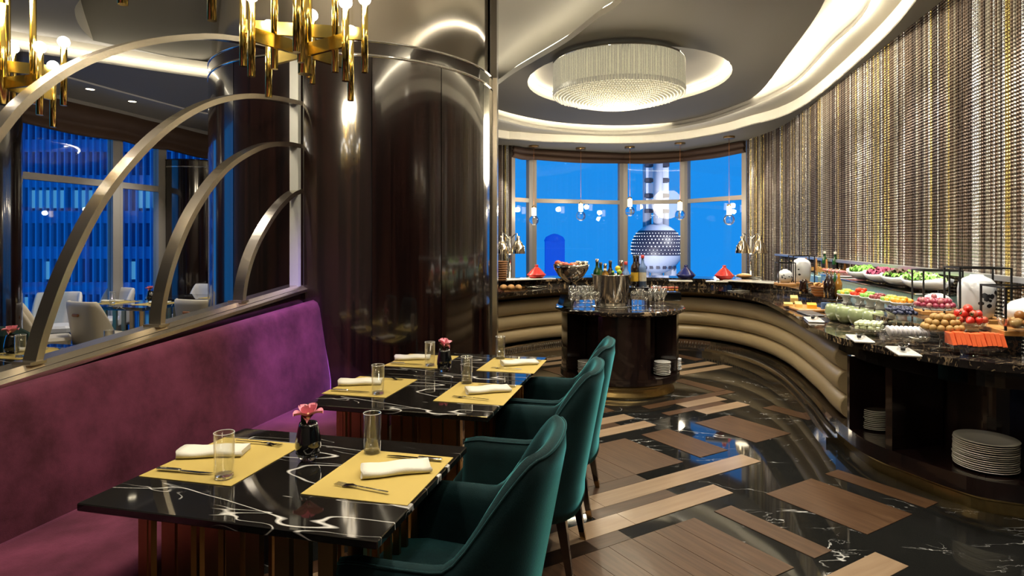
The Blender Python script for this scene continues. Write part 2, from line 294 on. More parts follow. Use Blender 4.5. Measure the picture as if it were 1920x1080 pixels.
wall_back = struct(MB().slab(ml, off(ml, -.15), 0, 4.2).build('wall_back', 'ebony_plain'))
for p in resample(off(ml, .012), 24): inst('strand', rib[random.choice(seq)], wall_back, (p.x, p.y, .6), random.random()*6)
lamp('SPOT', 'wall_washer', (-.2, 12.8, ZS-.03), 200, (1, .95, .9), spot_size=math.radians(38), spot_blend=.5, shadow_soft_size=.02)
struct(MB().box(-9, 7, -2.6, -2.5, 0, 4.2).build('wall_front', 'taupe_paint')); struct(MB().box(-9.1, -9, -2.5, 4.5, 0, 4.2).build('wall_left', 'taupe_paint'))
# ================================================================== WINDOWS
def window(n, A, B, zs, zb, zt, frame_w=(.06, .06)):
    d = (B-A); L = d.length; rz = math.atan2(d.y, d.x); o = bpy.data.objects.new('window_%d' % n, None); C.objects.link(o); o.location = (A.x, A.y, 0); o.rotation_euler = (0, 0, rz); struct(o)
    f0, f1 = frame_w
    MB().box(0, f0, -.05, .05, zs, zt).build('mullion', 'window_frame', o); MB().box(L-f1, L, -.05, .05, zs, zt).build('mullion', 'window_frame', o)
    MB().box(f0, L-f1, -.04, .04, zb-.045, zb+.045).build('transom', 'window_frame', o); MB().box(f0, L-f1, -.05, .05, zs-.08, zs+.05).build('sill', 'window_frame', o); MB().box(f0, L-f1, -.05, .05, zt-.08, zt).build('head_rail', 'window_frame', o)
    for z0, z1 in ((zs+.05, zb-.045), (zb+.045, zt-.08)): MB().box(f0, L-f1, -.008, .008, z0, z1).build('pane', 'window_glass', o)
def P2(px, Y): return Vector(((px-CX)/F*Y, Y, 0))
kn = [P2(956, 13.15), P2(996, 13.6), P2(1168, 14.3), P2(1285, 13.9), P2(1402, 12.45)]
for i in range(4): window(i+1, kn[i], kn[i+1], .35, 2.44, 3.6, (.11, .11))
def shade(name, A, B, z0, z1, label, folds=2):
    d = B-A; L = d.length; rz = math.atan2(d.y, d.x); rows = []
    for k in range(13):
        t = k/12; z = z1+(z0-z1)*t; rows.append([(x*L, -.09-.05*abs(math.sin(t*PI*folds))-.01*math.sin(x*9), z-.03*math.sin(x*PI)*t) for x in [i/10 for i in range(11)]])
    m = MB(); m.grid(rows); m.grid([[(x, y+.05, z) for x, y, z in r] for r in rows]); m.grid([rows[-1], [(x, y+.05, z) for x, y, z in rows[-1]]])
    return tag(m.build(name, 'roman_shade', None, (A.x, A.y, 0), rz), label, 'blind', 'brown roman shades')
for i, w in enumerate(['narrow brown roman shade over the leftmost strip of the bay window', 'brown roman shade over the wide bay window left of the tower', 'brown roman shade over the bay window with the tower', 'brown roman shade over the right bay window by the strand wall']): shade('roman_shade', kn[i], kn[i+1], 3.34, 3.57, w)
kl = [P2(-120, 6.6), P2(26, 7.6), P2(220, 9.05), P2(303, 9.9), P2(420, 11.4)]
for i in range(4): window(i+5, kl[i], kl[i+1], .1, 2.38, 3.5, (.05, .12))
for i, w in enumerate(['brown roman shade by the dark pillar at the far left', 'wide brown roman shade over the tower block view', 'brown roman shade over the narrow window beyond the left shade', 'brown roman shade curving towards the striped drum column']): shade('roman_shade', kl[i]+Vector((0, 0, 0)), kl[i+1], 3.02, 3.42, w, 1.5)
struct(MB().slab([kl[3], kl[4], Vector((-4, 12.5, 0)), Vector((-.75, 12.9, 0))], [kl[3]+Vector((0, .2, 0)), kl[4]+Vector((0, .2, 0)), Vector((-4, 12.7, 0)), Vector((-.75, 12.3, 0))], 3.4, 4.2).build('trim_1', 'taupe_paint'))
struct(MB().slab([kl[4], Vector((-3.2, 12.5, 0)), Vector((-.75, 12.85, 0))], [kl[4]+Vector((0, .2, 0)), Vector((-3.2, 12.7, 0)), Vector((-.75, 12.25, 0))], 0, 3.4).build('wall_corner', 'ebony_plain'))
# ================================================================== CEILING
ceiling = struct(MB().box(-9, 7, -2.5, 14.5, 4.2, 4.3).build('ceiling', 'white_paint'))
def pz(pts, z): return [Vector(((px-CX)/F*F*(EYE-z)/(py-HY), F*(EYE-z)/(py-HY), 0)) for px, py in pts]
N = 90
c1 = [Vector((-2.6, 8.6, 0))]+pz([(915, 255), (975, 263), (1037, 267), (1168, 270), (1270, 264), (1357, 249), (1400, 237), (1460, 221), (1517, 192), (1622, 105), (1719, 0)], ZS)
c1 += [Vector((2.55, 3.2, 0)), Vector((2.1, 1.6, 0)), Vector((1.75, 0, 0))]; C1 = resample(cr(c1, 8), N)
cm = [Vector((-2.3, 8.3, 0))]+pz([(915, 212), (975, 229), (1036, 240), (1124, 247), (1211, 244), (1299, 229), (1345, 217), (1400, 197), (1445, 177), (1492, 150), (1555, 83), (1630, 0)], ZS+.17)
cm += [Vector((2.15, 3.4, 0)), Vector((1.7, 1.8, 0)), Vector((1.4, 0, 0))]; CM = resample(cr(cm, 8), N)
c2 = pz([(932, 205), (1000, 222), (1075, 232), (1180, 235), (1290, 226), (1360, 207), (1400, 190), (1433, 164), (1472, 111), (1547, 0)], ZS+.24)
c2 = [c2[0]+Vector((-.35, -.75, 0))]+c2+[Vector((2.25, 4.2, 0)), Vector((1.9, 2.8, 0))]; C2 = resample(cr(c2, 8), N)
wo = resample([Vector((-3.2, 11.5, 0)), Vector((-.8, 12.1, 0))]+[k.copy() for k in kn]+[Vector((5.0, 11.5, 0))]+[p+Vector((.1, 0, 0)) for p in reversed(wline) if p.y > -.5], N)
# outer soffit, matched by nearest points
wo = []
outer = resample([Vector((-3.4, 10.5, 0)), Vector((-.8, 13.2, 0))]+[k+Vector((0, .2, 0)) for k in kn]+[p+Vector((.12, 0, 0)) for p in reversed(wline) if p.y > -.5], 300)
j = 0
for i, p in enumerate(C1):
    best = min(range(j, len(outer)), key=lambda q: (outer[q]-p).length); j = best; wo.append(outer[best])
wo[0] = outer[0]; wo[-1] = outer[-1]
MB().slab(C1, wo, ZS, ZS+.02).build('soffit', 'taupe_paint', ceiling)
MB().wall(C1, ZS, ZS+.17).build('cove_fascia', 'white_paint', ceiling)
MB().slab(CM, off(C1, -.02), ZS+.17, ZS+.19).build('cove_ledge', 'white_paint', ceiling)
MB().wall(CM, ZS+.12, ZS+.42).build('cove_fascia', 'white_paint', ceiling)
MB().slab(off(C2, .6), CM, ZS+.42, ZS+.44).build('cove_top', 'white_paint', ceiling)
def tape(name, pts, z, r=.012, m='led'): return MB().tube([(p.x, p.y, z) for p in pts], r, 6).build(name, m, ceiling)
tape('led_tape', off(CM, -.03), ZS+.15); tape('led_tape', off(CM, .03), ZS+.36)
# hanging grey slab with the chandelier recess
le = pz([(932, 160), (964, 137), (1007, 112), (1066, 77), (1124, 32), (1168, 0)], ZS+.24)
lec = cr([le[0]+Vector((-.25, .55, 0))]+le+[Vector((1.35, 3.9, 0)), Vector((1.65, 2.9, 0))], 8)
tip = c2[0]
ring = [p for p in resample(cr([tip]+c2[1:], 8), 60)]+[p for p in reversed(resample(lec, 40))]
EC = Vector((1.62, 8.75, 0)); ez = ZS+.24
hole = [EC+Vector((1.4*math.cos(a), 1.62*math.sin(a), 0)) for a in [2*PI*i/48 for i in range(48)]]
bm = bmesh.new(); es = []
for loop in (ring, hole):
    vs = [bm.verts.new((p.x, p.y, ez)) for p in loop]
    for i in range(len(vs)): es.append(bm.edges.new((vs[i], vs[(i+1) % len(vs)])))
bmesh.ops.triangle_fill(bm, use_beauty=True, use_dissolve=False, edges=es)
me = bpy.data.meshes.new('hanging_panel'); bm.to_mesh(me); bm.free(); me.materials.append(M['taupe_paint'])
hp = inst('hanging_panel', me, ceiling)
MB().wall(ring+[ring[0]], ez, ez+.07).build('panel_edge', 'white_paint', hp); MB().wall(hole+[hole[0]], ez, ez+.16).build('recess_edge', 'white_paint', hp)
MB().add([(p.x, p.y, ez+.16) for p in hole], [tuple(range(48))]).build('recess_top', 'white_paint', hp)
MB().tube([(p.x, p.y, ez+.1) for p in [EC+(q-EC)*.97 for q in hole]], .01, 6, closed=True).build('led_tape', 'led_soft', hp)
tape('led_tape', off(resample(lec, 40), -.06), ez+.1, .012, 'led_soft')
# left ceilings
zf, zn = 3.5, 3.69
fl = cr([Vector((-7.2, 4.6, 0))]+[W(0, 90, zf), W(190, 118, zf), W(380, 145, zf)]+[Vector((-2.4, 8.0, 0))], 8)
fl = [Vector((p.x, p.y, 0)) for p in fl]; NF = len(fl)
MB().wall(fl, zf, zn).build('cove_fascia', 'white_paint', ceiling)
far = resample([Vector((-9, 7, 0)), kl[1]+Vector((-.3, .3, 0)), kl[2]+Vector((-.2, .4, 0)), Vector((-4.3, 12.6, 0)), Vector((-1.0, 12.3, 0))], NF)
mid = resample([Vector((-8, 5.2, 0)), W(72, 128, zf), W(225, 170, zf), W(381, 212, zf), Vector((-1.8, 10.0, 0))], NF); mid = [Vector((p.x, p.y, 0)) for p in mid]
MB().slab(fl, mid, zf, zf+.02).build('soffit', 'grey_paint', ceiling); MB().slab(mid, far, zf-.02, zf).build('soffit', 'pale_paint', ceiling)
tape('led_tape', off(fl, .05), zf+.08, .008, 'led_soft')
a_, b_ = W(175, 76, zn), W(385, 120, zn); a2, b2 = W(146, 0, zn), W(150, -80, zn)
cur = cr([(a_.x, a_.y), (W(150, 50, zn).x, W(150, 50, zn).y), (W(140, 18, zn).x, W(140, 18, zn).y), (W(150, -30, zn).x, W(150, -30, zn).y), (-2.9, 3.6)], 6)
nl = resample([Vector((-9, 4.4, 0)), Vector((-9, -2, 0))], 2)
pts = [Vector((p.x, p.y, 0)) for p in fl]
# near-left plane: left of the ramp curve and between ramp and fascia
lp = [Vector((-9, -2, 0)), Vector((-9, 3.6, 0))]+pts[:]+[Vector((b_.x+.6, b_.y-.2, 0)), Vector((b_.x, b_.y, 0)), Vector((a_.x, a_.y, 0))]+[p for p in cur[1:]]+[Vector((-2.4, -2, 0))]
bm = bmesh.new(); vs = [bm.verts.new((p.x, p.y, zn)) for p in lp]; es = [bm.edges.new((vs[i], vs[(i+1) % len(vs)])) for i in range(len(vs))]; bmesh.ops.triangle_fill(bm, use_beauty=True, edges=es)
me = bpy.data.meshes.new('hanging_panel'); bm.to_mesh(me); bm.free(); me.materials.append(M['grey_paint']); inst('hanging_panel', me, ceiling)
zr = [zn+.5*min(1, i/10) for i in range(len(cur))]
MB().wall(cur, zn, zr).build('panel_edge', 'white_paint', ceiling)
MB().grid([[(p.x, p.y, z) for p, z in zip(cur, zr)], [(b_.x+2.2*min(1, i/14), b_.y-3*min(1, i/20), z) for i, z in enumerate(zr)]], True).build('ceiling_ramp', 'taupe_paint', ceiling)
for px, py in ((169, 167), (248, 190)):
    q = W(px, py, zf-.02); t = thing('recessed_spotlight', 'small recessed ceiling spotlight above the left windows, %s of the two' % ('nearer' if px < 200 else 'farther'), 'light', q, 0, 'recessed spotlights')
    MB().lathe([(.05, -.004), (.06, 0), (.06, .01)], 16).build('rim', 'chrome', t); MB().lathe([(.001, .001), (.05, -.003)], 16).build('lens', 'lamp_glow', t)
# ================================================================== COLUMNS
DC = Vector((-1.44, 5.78, 0)); DR = 1.27
drum = struct(thing('drum_column', 'x', 'x', DC)); 
for k in ('label', 'category'): del drum[k]
drum.name = 'wall_drum_column'
for i in range(14):                                       # veneer panels with thin joints
    a0 = -PI*.97+i*PI*2/14; m = MB(); m.lathe([(DR, 0), (DR, 2.93)], 10, a0=a0+.003, a1=a0+2*PI/14-.003); m.build('veneer_panel', 'ebony', drum)
MB().lathe([(DR-.012, 0), (DR-.012, 3.03)], 64).build('core', 'black_gloss', drum)
for z0, z1, m in ((2.93, 2.95, 'chrome'), (3.04, 3.055, 'chrome')): MB().lathe([(DR-.01, z0), (DR+.006, z0), (DR+.006, z1), (DR-.01, z1)], 64).build('metal_band', m, drum)
MB().lathe([(DR, 2.95), (DR, 3.04)], 64).build('veneer_band', 'ebony', drum)
MB().lathe([(DR-.03, 3.055), (DR-.03, 4.2)], 64).build('mirror_crown', 'mirror_steel', drum)
q = P2(926.5, 5.75); fin = struct(MB().box(-.028, .028, -.12, .5, 0, 4.2).build('wall_fin', 'dark_steel', None, (q.x, q.y, 0))); MB().box(-.03, .03, -.13, -.12, 0, 3.05).build('edge_strip', 'steel', fin)
q = P2(-40, 6.0); d2 = struct(MB().lathe([(.48, 0), (.48, 3.5)], 32).build('wall_pillar', 'ebony', None, (q.x-.18, q.y, 0)))
q = P2(345, 10.2); d3 = struct(MB().lathe([(.55, 0), (.55, 2.85)], 36).build('wall_screen', 'ebony', None, (q.x+.12, q.y+.2, 0)))
MB().lathe([(.551, 2.74), (.556, 2.74), (.556, 2.76), (.551, 2.76)], 36).build('metal_band', 'chrome', d3); MB().lathe([(.0, 2.85), (.56, 2.85), (.56, 2.87), (0, 2.87)], 36).build('cap', 'ebony_plain', d3)
# ================================================================== BUFFET COUNTER
ZL, ZU, ZI = .90, 1.02, .87
Ep = [(-1.0, 6.6), (-.15, 7.65), (.64, 8.4), (1.5, 8.72), (2.34, 8.5), (2.67, 8.2), (2.84, 7.6), (2.80, 6.8), (2.56, 5.68), (2.37, 4.99), (2.26, 4.35), (2.28, 4.05), (2.34, 3.85), (2.41, 3.65), (2.51, 3.46), (2.64, 3.34), (2.82, 3.25)]
EL = resample(cr(Ep, 10), 150)                           # front edge line; inside of the counter lies to its left of travel
kend = min(range(len(EL)), key=lambda i: (EL[i]-Vector((2.33, 4.75, 0))).length)
def eo(d, i0=0, i1=None): return off(EL, -d)[i0:(i1 if i1 is not None else len(EL))]
back = []
for i, p in enumerate(eo(.95)):
    q = p.copy(); m_ = wx(q.y)-.06
    if p.y < 8.3 and EL[i].x > 1.9: q.x = min(q.x, m_)
    back.append(q)
bf = thing('buffet_counter', 'long curved buffet counter with cream padded rolls under a gold-veined black marble top', 'counter', (0, 0, 0))
MB().slab(EL, eo(.5), ZL-.045, ZL).build('lower_worktop', 'gold_marble', bf)
MB().slab(eo(.38), back, ZU-.04, ZU).build('upper_worktop', 'gold_marble', bf)
MB().wall(eo(.395), ZL, ZU-.04).build('riser', 'gold_marble', bf)
bl = eo(.42, 0, kend+1); MB().wall(bl, .1, ZL-.045).build('back_panel', 'black_gloss', bf)
for k, z in enumerate((.285, .475, .665)):
    MB().tube([(p.x, p.y, z) for p in eo(.3-.02*k, 0, kend+1)], .096, 16).build('padded_roll', 'roll_leather', bf)
MB().tube([(p.x, p.y, .83) for p in eo(.36, 0, kend+1)], .06, 10).build('padded_roll', 'roll_leather', bf)
MB().slab(eo(.10, 0, kend+1), eo(.5, 0, kend+1), 0, .05).build('plinth_step', 'mirror_steel', bf); MB().slab(eo(.18, 0, kend+1), eo(.5, 0, kend+1), .05, .175).build('plinth', 'mirror_steel', bf)
pl = eo(.172, 0, kend+1)
gm = MB()
for i in range(0, len(pl)-1):
    for t in (0, .5): p = pl[i].lerp(pl[i+1], t); gm.cyl((p.x, p.y, .07), (p.x+.02, p.y+.0, .15), .006, 5)
gm.build('vent_grille', 'dark_steel', bf)['kind'] = 'stuff'
# round end cabinet with open niches
cb = thing('end_cabinet', 'rounded dark wood cabinet with open niches under the right end of the buffet', 'cabinet')
o = .17; i0 = kend; fr = eo(o, i0); bk = eo(.62, i0); bk = [Vector((min(p.x, wx(p.y)-.05), p.y, 0)) for p in bk]
MB().slab(fr, bk, .10, .2).build('bottom_shelf', 'ebony_plain', cb); MB().slab(eo(o+.02, i0), bk, .73, ZL-.045).build('top_rail', 'black_gloss', cb)
MB().wall(bk, .2, .73).build('back_panel', 'ebony_plain', cb)
MB().slab(eo(o+.06, i0), bk, 0, .10).build('plinth', 'dull_gold', cb)
MB().tube([(p.x, p.y, .085) for p in eo(o+.045, i0)], .014, 6).build('gold_beading', 'dull_gold', cb)
def post(px, w=.02):
    k = min(range(i0, len(EL)), key=lambda i: abs((lambda p: CX+F*p.x/p.y)(off(EL, -o)[i])-px)); a, b = off(EL, -o)[k], off(EL, -.6)[k]; b.x = min(b.x, wx(b.y)-.06)
    d = (b-a).normalized(); n = Vector((-d.y, d.x, 0))*w; m = MB(); m.slab([a-n, b-n], [a+n, b+n], .2, .73); m.build('partition', 'ebony_plain', cb)
post(1588); post(1661, .025)
# ================================================================== ISLAND
IC = Vector((1.153, 6.62, 0))
isl = thing('round_island', 'round dark wood drinks island with black marble top and open plate niches', 'counter', IC)
MB().lathe([(0, .82), (.66, .82), (.685, .835), (.685, .86), (.675, ZI), (0, ZI)], 56, sm=False).build('worktop', 'gold_marble', isl)
ang = lambda d: math.radians(d)
solid = [(-112, -78), (-48, 20), (40, 220-60)]
for a0, a1 in [(ang(-118), ang(-72)), (ang(-30), ang(200))]: MB().lathe([(.62, .2), (.62, .82)], 24, a0=a0, a1=a1).build('veneer_panel', 'ebony_plain', isl)
MB().lathe([(.40, .2), (.40, .82)], 32).build('core', 'ebony_plain', isl)
MB().lathe([(0, .125), (.61, .125), (.63, .14), (.63, .2), (0, .2)], 56, sm=False).build('bottom_shelf', 'ebony_plain', isl)
MB().lathe([(0, .0), (.575, 0), (.575, .02), (.55, .05), (.55, .1), (.57, .125)], 48).build('plinth', 'dull_gold', isl)
MB().tube([(.585*math.cos(2*PI*i/60), .585*math.sin(2*PI*i/60), .115) for i in range(60)], .012, 6, closed=True).build('gold_beading', 'dull_gold', isl)
for a in (-118, -72, -30, 200): MB().box(.41, .62, -.012, .012, .2, .82, Matrix.Rotation(ang(a), 4, 'Z')).build('partition', 'ebony_plain', isl)
# ================================================================== BANQUETTE, RAIL, ARCS
J0 = Vector((-1.37, 4.38, 0))
bq = thing('banquette', 'long plum velvet banquette bench against the dark rail partition', 'sofa', J0, TA)
zt = lambda y: 1.125+.062*y
y0, y1 = -4.6, .12; ys = [y0+(y1-y0)*i/30 for i in range(31)]
def prof_back(y):
    e = .0; T = zt(y); return [(.02, .40), (.015, .55), (-.03, .8), (-.07, T-.06), (-.085, T-.02), (-.115, T), (-.15, T-.01), (-.165, T-.04), (-.165, .3)]
rows = [[(x, y, z) for x, z in prof_back(y)] for y in ys]
m = MB(); m.grid(rows); m.add(rows[0], [tuple(range(9))]); 
ce = rows[-1]; r2 = [(x*.85-.01, y1+.03, z-.03 if z > .9 else z) for x, y, z in ce]; m.grid([ce, r2]); m.add(r2, [tuple(range(9))]); m.build('backrest', 'purple_velvet', bq)
pr = [(-.1, .30), (-.1, .455), (.05, .46), (.45, .465), (.53, .455), (.565, .425), (.57, .38), (.56, .30)]
rows = [[(x, y, z) for x, z in pr] for y in ys]; m = MB(); m.grid(rows, closed=True); m.add(rows[0], [tuple(range(8))]); m.add(rows[-1], [tuple(range(8))]); m.build('seat', 'purple_velvet', bq)
MB().box(-.1, .5, y0, y1, 0, .30).build('base', 'ebony_plain', bq)
RX = -.23
zr_ = lambda y: 1.243+.098*(y-.06)
rp = thing('rail_partition', 'low dark wood partition with a bronze capping rail behind the plum banquette', 'partition', J0, TA)
m = MB(); A_, B_ = -4.7, .16
m.add([(x, y, z) for y in (A_, B_) for x, z in ((RX-.06, 0), (RX+.055, 0), (RX+.055, zr_(y)-.02), (RX-.06, zr_(y)-.02))], [(0, 1, 2, 3), (7, 6, 5, 4), (0, 4, 5, 1), (1, 5, 6, 2), (2, 6, 7, 3), (3, 7, 4, 0)]); m.build('panel', 'ebony', rp)
m = MB(); m.add([(x, y, zr_(y)+dz) for y in (A_, B_) for x, dz in ((RX-.07, -.03), (RX+.075, -.055), (RX+.075, -.035), (RX+.02, .0), (RX-.07, .0))], [(0, 1, 2, 3, 4), (9, 8, 7, 6, 5), (0, 5, 6, 1), (1, 6, 7, 2), (2, 7, 8, 3), (3, 8, 9, 4), (4, 9, 5, 0)]); m.build('capping_rail', 'steel', rp)
P0 = J0+V*RX
def onrail(px, py):
    d = Vector(((px-CX)/F, 1, (HY-py)/F)); t = V.dot(P0)/V.dot(d); p = d*t; w = p-J0; return Vector((RX, w.dot(U), EYE+p.z))
arcs = [[(-150, 520), (-60, 330), (0, 238), (60, 175), (150, 118), (260, 82), (370, 69), (440, 74), (505, 88), (558, 106)],
        [(55, 702), (80, 610), (130, 480), (200, 355), (290, 255), (370, 202), (440, 182), (500, 183), (558, 194)],
        [(293, 634), (300, 560), (325, 470), (365, 385), (420, 315), (480, 278), (525, 270), (560, 275)],
        [(447, 580), (455, 520), (475, 460), (510, 400), (540, 368), (561, 357)]]
sc_ = thing('arched_screen', 'screen of four nested brushed steel arches rising from the rail to the drum column', 'screen', J0, TA)
for a in arcs:
    pts = cr([onrail(*q) for q in a], 8); rows = []
    for i, p in enumerate(pts):
        t = (pts[min(i+1, len(pts)-1)]-pts[max(i-1, 0)]).normalized(); n = Vector((0, -t.z, t.y)); h, w = .016, .036
        rows.append([p+n*h+Vector((w, 0, 0)), p+n*h-Vector((w, 0, 0)), p-n*h-Vector((w, 0, 0)), p-n*h+Vector((w, 0, 0))])
    m = MB(); m.grid(rows, False, True); m.add(rows[0], [(0, 1, 2, 3)]); m.add(rows[-1], [(3, 2, 1, 0)]); m.build('arch', 'steel', sc_)
    f = onrail(*a[0])
    if a[0][1] < 710: MB().box(RX-.05, RX+.05, f.y-.035, f.y+.035, zr_(f.y)-.005, zr_(f.y)+.008).build('foot_plate', 'steel', sc_)
pt = onrail(562, 535); MB().box(RX-.035, RX+.035, pt.y-.075, pt.y-.04, zr_(pt.y)-.02, 2.93).build('post', 'pale_metal', sc_)
# ================================================================== TABLES
def make_table(label, loc, rz, sx, sy, n=(10, 8), group='marble dining tables'):
    t = thing('dining_table', label, 'table', loc, rz, group)
    MB().bbox(-sx/2, sx/2, -sy/2, sy/2, .725, .75, .003).build('tabletop', 'black_marble', t)
    MB().box(-sx/2+.1, sx/2-.1, -sy/2+.1, sy/2-.1, .695, .725).build('apron', 'dark_steel', t)
    MB().box(-sx/2+.12, sx/2-.12, -sy/2+.12, sy/2-.12, 0, .02).build('base_plate', 'bronze', t)
    hx, hy = sx/2-.14, sy/2-.13; me = [MB().box(-w/2, w/2, -.012, .012, .02, .695).mesh('slat', 'bronze') for w in (.05, .03, .016)]
    k = 0
    for e, L, fx in ((-hy, hx, 0), (hy, hx, 0), (-hx, hy, 1), (hx, hy, 1)):
        c = n[fx]
        for i in range(c):
            s = -L+2*L*i/(c-1); s += .012*math.sin(i*2.3)
            inst('slat', me[(k*2+i) % 3], t, (s, e, 0) if not fx else (e, s, 0), 0 if not fx else PI/2); k += 1
    return t
T1, T2, T3 = Vector((-.768, 2.18, 0)), Vector((-.489, 3.326, 0)), Vector((-.311, 4.054, 0))
make_table('nearest black marble dining table with two yellow placemats', T1, TA, 1.02, .79)
make_table('black marble dining table in the middle beside the second teal armchair', T2, TA, .96, .742)
make_table('black marble dining table nearest the drum column', T3, TA, .96, .742)
LT = [(Vector((-3.2, 4.35, 0)), 'black marble table right behind the arched screen'), (Vector((-4.9, 7.95, 0)), 'black marble table among white chairs by the left windows'), (Vector((-4.5, 8.85, 0)), 'black marble table in front of the dark wood screen beyond the arches')]
for p, l in LT: make_table(l, p, TA, 1.1, .8, (7, 5), 'marble tables beyond the rail')
# ---- table settings
matm = MB().bbox(-.185, .185, -.215, .215, 0, .003, .001).mesh('placemat', 'mat_yellow')
m = MB(); rows = []
for i in range(9):
    x = -.118+.236*i/8; rr = []
    for k in range(16):
        a = 2*PI*k/16; yy = .052*math.copysign(abs(math.cos(a))**.5, math.cos(a)); zz = .015+.015*math.copysign(abs(math.sin(a))**.6, math.sin(a)); rr.append((x+.004*math.sin(k), yy*(1+.06*math.sin(i)), zz*(.9+.1*math.cos(i*1.3))))
    rows.append(rr)
m.grid(rows, True, True); m.add(rows[0], [tuple(range(16))]); m.add(rows[-1], [tuple(range(15, -1, -1))])
m.add([(-.118, .05, .015), (.118, .05, .015), (.118, .058, .017), (-.118, .058, .017)], [(0, 1, 2, 3)]); napm = m.mesh('napkin', 'cloth')
tum_o = [(0, 0), (.031, 0), (.033, .004), (.034, .155), (.0325, .156), (.031, .155), (.03, .018), (0, .015)]
tumm = MB().lathe(tum_o, 24).mesh('tumbler', 'clear_glass'); tumb = MB().lathe([(0, .001), (.03, .001), (.0305, .006), (.029, .014), (0, .0145)], 24).mesh('glass_base', 'thick_glass'); tumr = MB().tube([(.0332*math.cos(2*PI*i/24), .0332*math.sin(2*PI*i/24), .155) for i in range(24)], .0012, 5, closed=True).mesh('rim', 'porcelain')
fk = MB(); fk.box(-.1, .02, -.004, .004, .006, .009)
rows = [[(x, -w, z), (x, w, z)] for x, w, z in ((.02, .004, .008), (.045, .008, .01), (.06, .012, .006), (.075, .012, .004))]; fk.grid(rows); fk.grid([[(a, b, c-.0015) for a, b, c in r] for r in rows])
for k in range(4): y = -.0105+.007*k; fk.box(.074, .108, y-.0016, y+.0016, .004, .0055)
forkm = fk.mesh('fork', 'chrome')
kf = MB(); kf.bbox(-.115, -.02, -.008, .008, .004, .013, .003); kf.add([(-.02, -.006, .007), (.06, -.009, .006), (.1, -.002, .006), (.105, .006, .006), (-.02, .007, .007), (-.02, -.006, .005), (.06, -.009, .005), (.1, -.002, .005), (.105, .006, .005), (-.02, .007, .005)], [(0, 1, 2, 3, 4), (9, 8, 7, 6, 5), (0, 5, 6, 1), (1, 6, 7, 2), (2, 7, 8, 3), (3, 8, 9, 4)]); knifem = kf.mesh('knife', 'chrome')
def put(name, me, label, cat, p, rz, group): return tag(inst(name, me, None, p, rz), label, cat, group)
def tumbler(p, label, group='water tumblers'):
    t = thing('tumbler', label, 'glass', p, 0, group); inst('glass_wall', tumm, t); inst('glass_base', tumb, t); inst('rim', tumr, t)
def setting(T, rz, side, where, grp='table settings'):
    c = lambda x, y, z=.75: T+Vector((x*math.cos(rz)-y*math.sin(rz), x*math.sin(rz)+y*math.cos(rz), z))
    s = side
    put('placemat', matm, 'yellow placemat '+where, 'placemat', c(.315*s, .045), rz, 'yellow placemats')
    put('napkin', napm, 'cream folded napkin '+where, 'napkin', c(.35*s if s > 0 else -.40, .075, .7535), rz+math.radians(30 if s > 0 else 20), 'cream napkins')
    put('fork', forkm, 'silver fork '+where, 'fork', c(.31*s, -.095 if s > 0 else .215, .7535), rz+(PI-.17 if s > 0 else 0), 'forks')
    put('knife', knifem, 'silver table knife '+where, 'knife', c(.36*s, .205 if s > 0 else -.11, .7535), rz+(PI if s > 0 else .05), 'knives')
    tumbler(c(.18, .235, .7505) if s > 0 else c(-.2, -.115, .7535), 'clear straight tumbler '+where)
def orchid(p, rz, label, sc2=1.0):
    t = thing('orchid_vase', label, 'vase', p, rz, 'orchid vases'); t.scale = (sc2,)*3
    MB().lathe([(0, .016), (.032, .016), (.043, .032), (.048, .055), (.045, .08), (.036, .125), (.032, .14), (.03, .14), (.034, .12), (0, .1)], 24).build('vase_body', 'dark_glass', t)
    MB().lathe([(0, 0), (.022, 0), (.034, .012), (.045, .03), (.03, .0158), (0, .0158)], 24).build('clear_foot', 'thick_glass', t)
    fl_ = MB()
    def petal(az, el, L, w, tw=0):
        rows = []
        for i in range(7):
            u = i/6; ww = w*math.sin(PI*min(1, .12+u*.86))**.8; r = L*u; zz = r*math.sin(el)+.012*math.sin(u*PI); rr = r*math.cos(el)
            rows.append([(rr*math.cos(az)-k*ww*math.sin(az), rr*math.sin(az)+k*ww*math.cos(az), .15+zz+.012*k*k) for k in (-1, -.5, 0, .5, 1)])
        fl_.grid(rows)
    f0 = -PI/2
    for a, e, L, w in ((f0-1.1, .35, .062, .03), (f0+1.1, .4, .064, .032), (f0+2.2, .9, .055, .028), (f0-2.2, .8, .055, .028), (f0+.3, 1.2, .05, .03), (f0-.1, -.1, .04, .022)): petal(a, e, L, w)
    f = fl_.build('petals', 'petal', t)
    l = MB(); l.sphere(.009, (0, -.018, .162), 10, 6, 1, 1.4, .8); l.cyl((0, -.012, .165), (0, -.02, .178), .004, 6); l.build('lip', 'petal_heart', f)
    g = MB()
    for a, h in ((2.2, .2), (2.7, .185)): g.grid([[(math.cos(a)*.02+k*.009*math.sin(PI*(.15+u*.8)), .012+.01*u, .12+(h-.12)*u) for k in (-1, 0, 1)] for u in [i/5 for i in range(6)]])
    g.build('leaf', 'leaf', t); return t
wh = {1: 'on the nearest table', 2: 'on the middle table', 3: 'on the table nearest the drum column'}
for n_, T in ((1, T1), (2, T2), (3, T3)):
    setting(T, TA, 1, wh[n_]+', chair side'); setting(T, TA, -1, wh[n_]+', banquette side')
def tl(T, x, y, z=.7505): return T+V*x+U*y+Vector((0, 0, z))
orchid(tl(T1, -.02, .115), .3, 'black glass vase with a pink orchid on the nearest table'); orchid(tl(T3, -.055, -.24), 1.2, 'black glass vase with a pink orchid between the two farther tables')
setting(LT[0][0]+U*.0, TA, 1, 'on the table behind the arched screen, rail side'); setting(LT[0][0], TA, -1, 'on the table behind the arched screen, window side')
orchid(W(22, 664, .7505), .3, 'dark vase with a pink orchid seen through the arches at the far left'); 
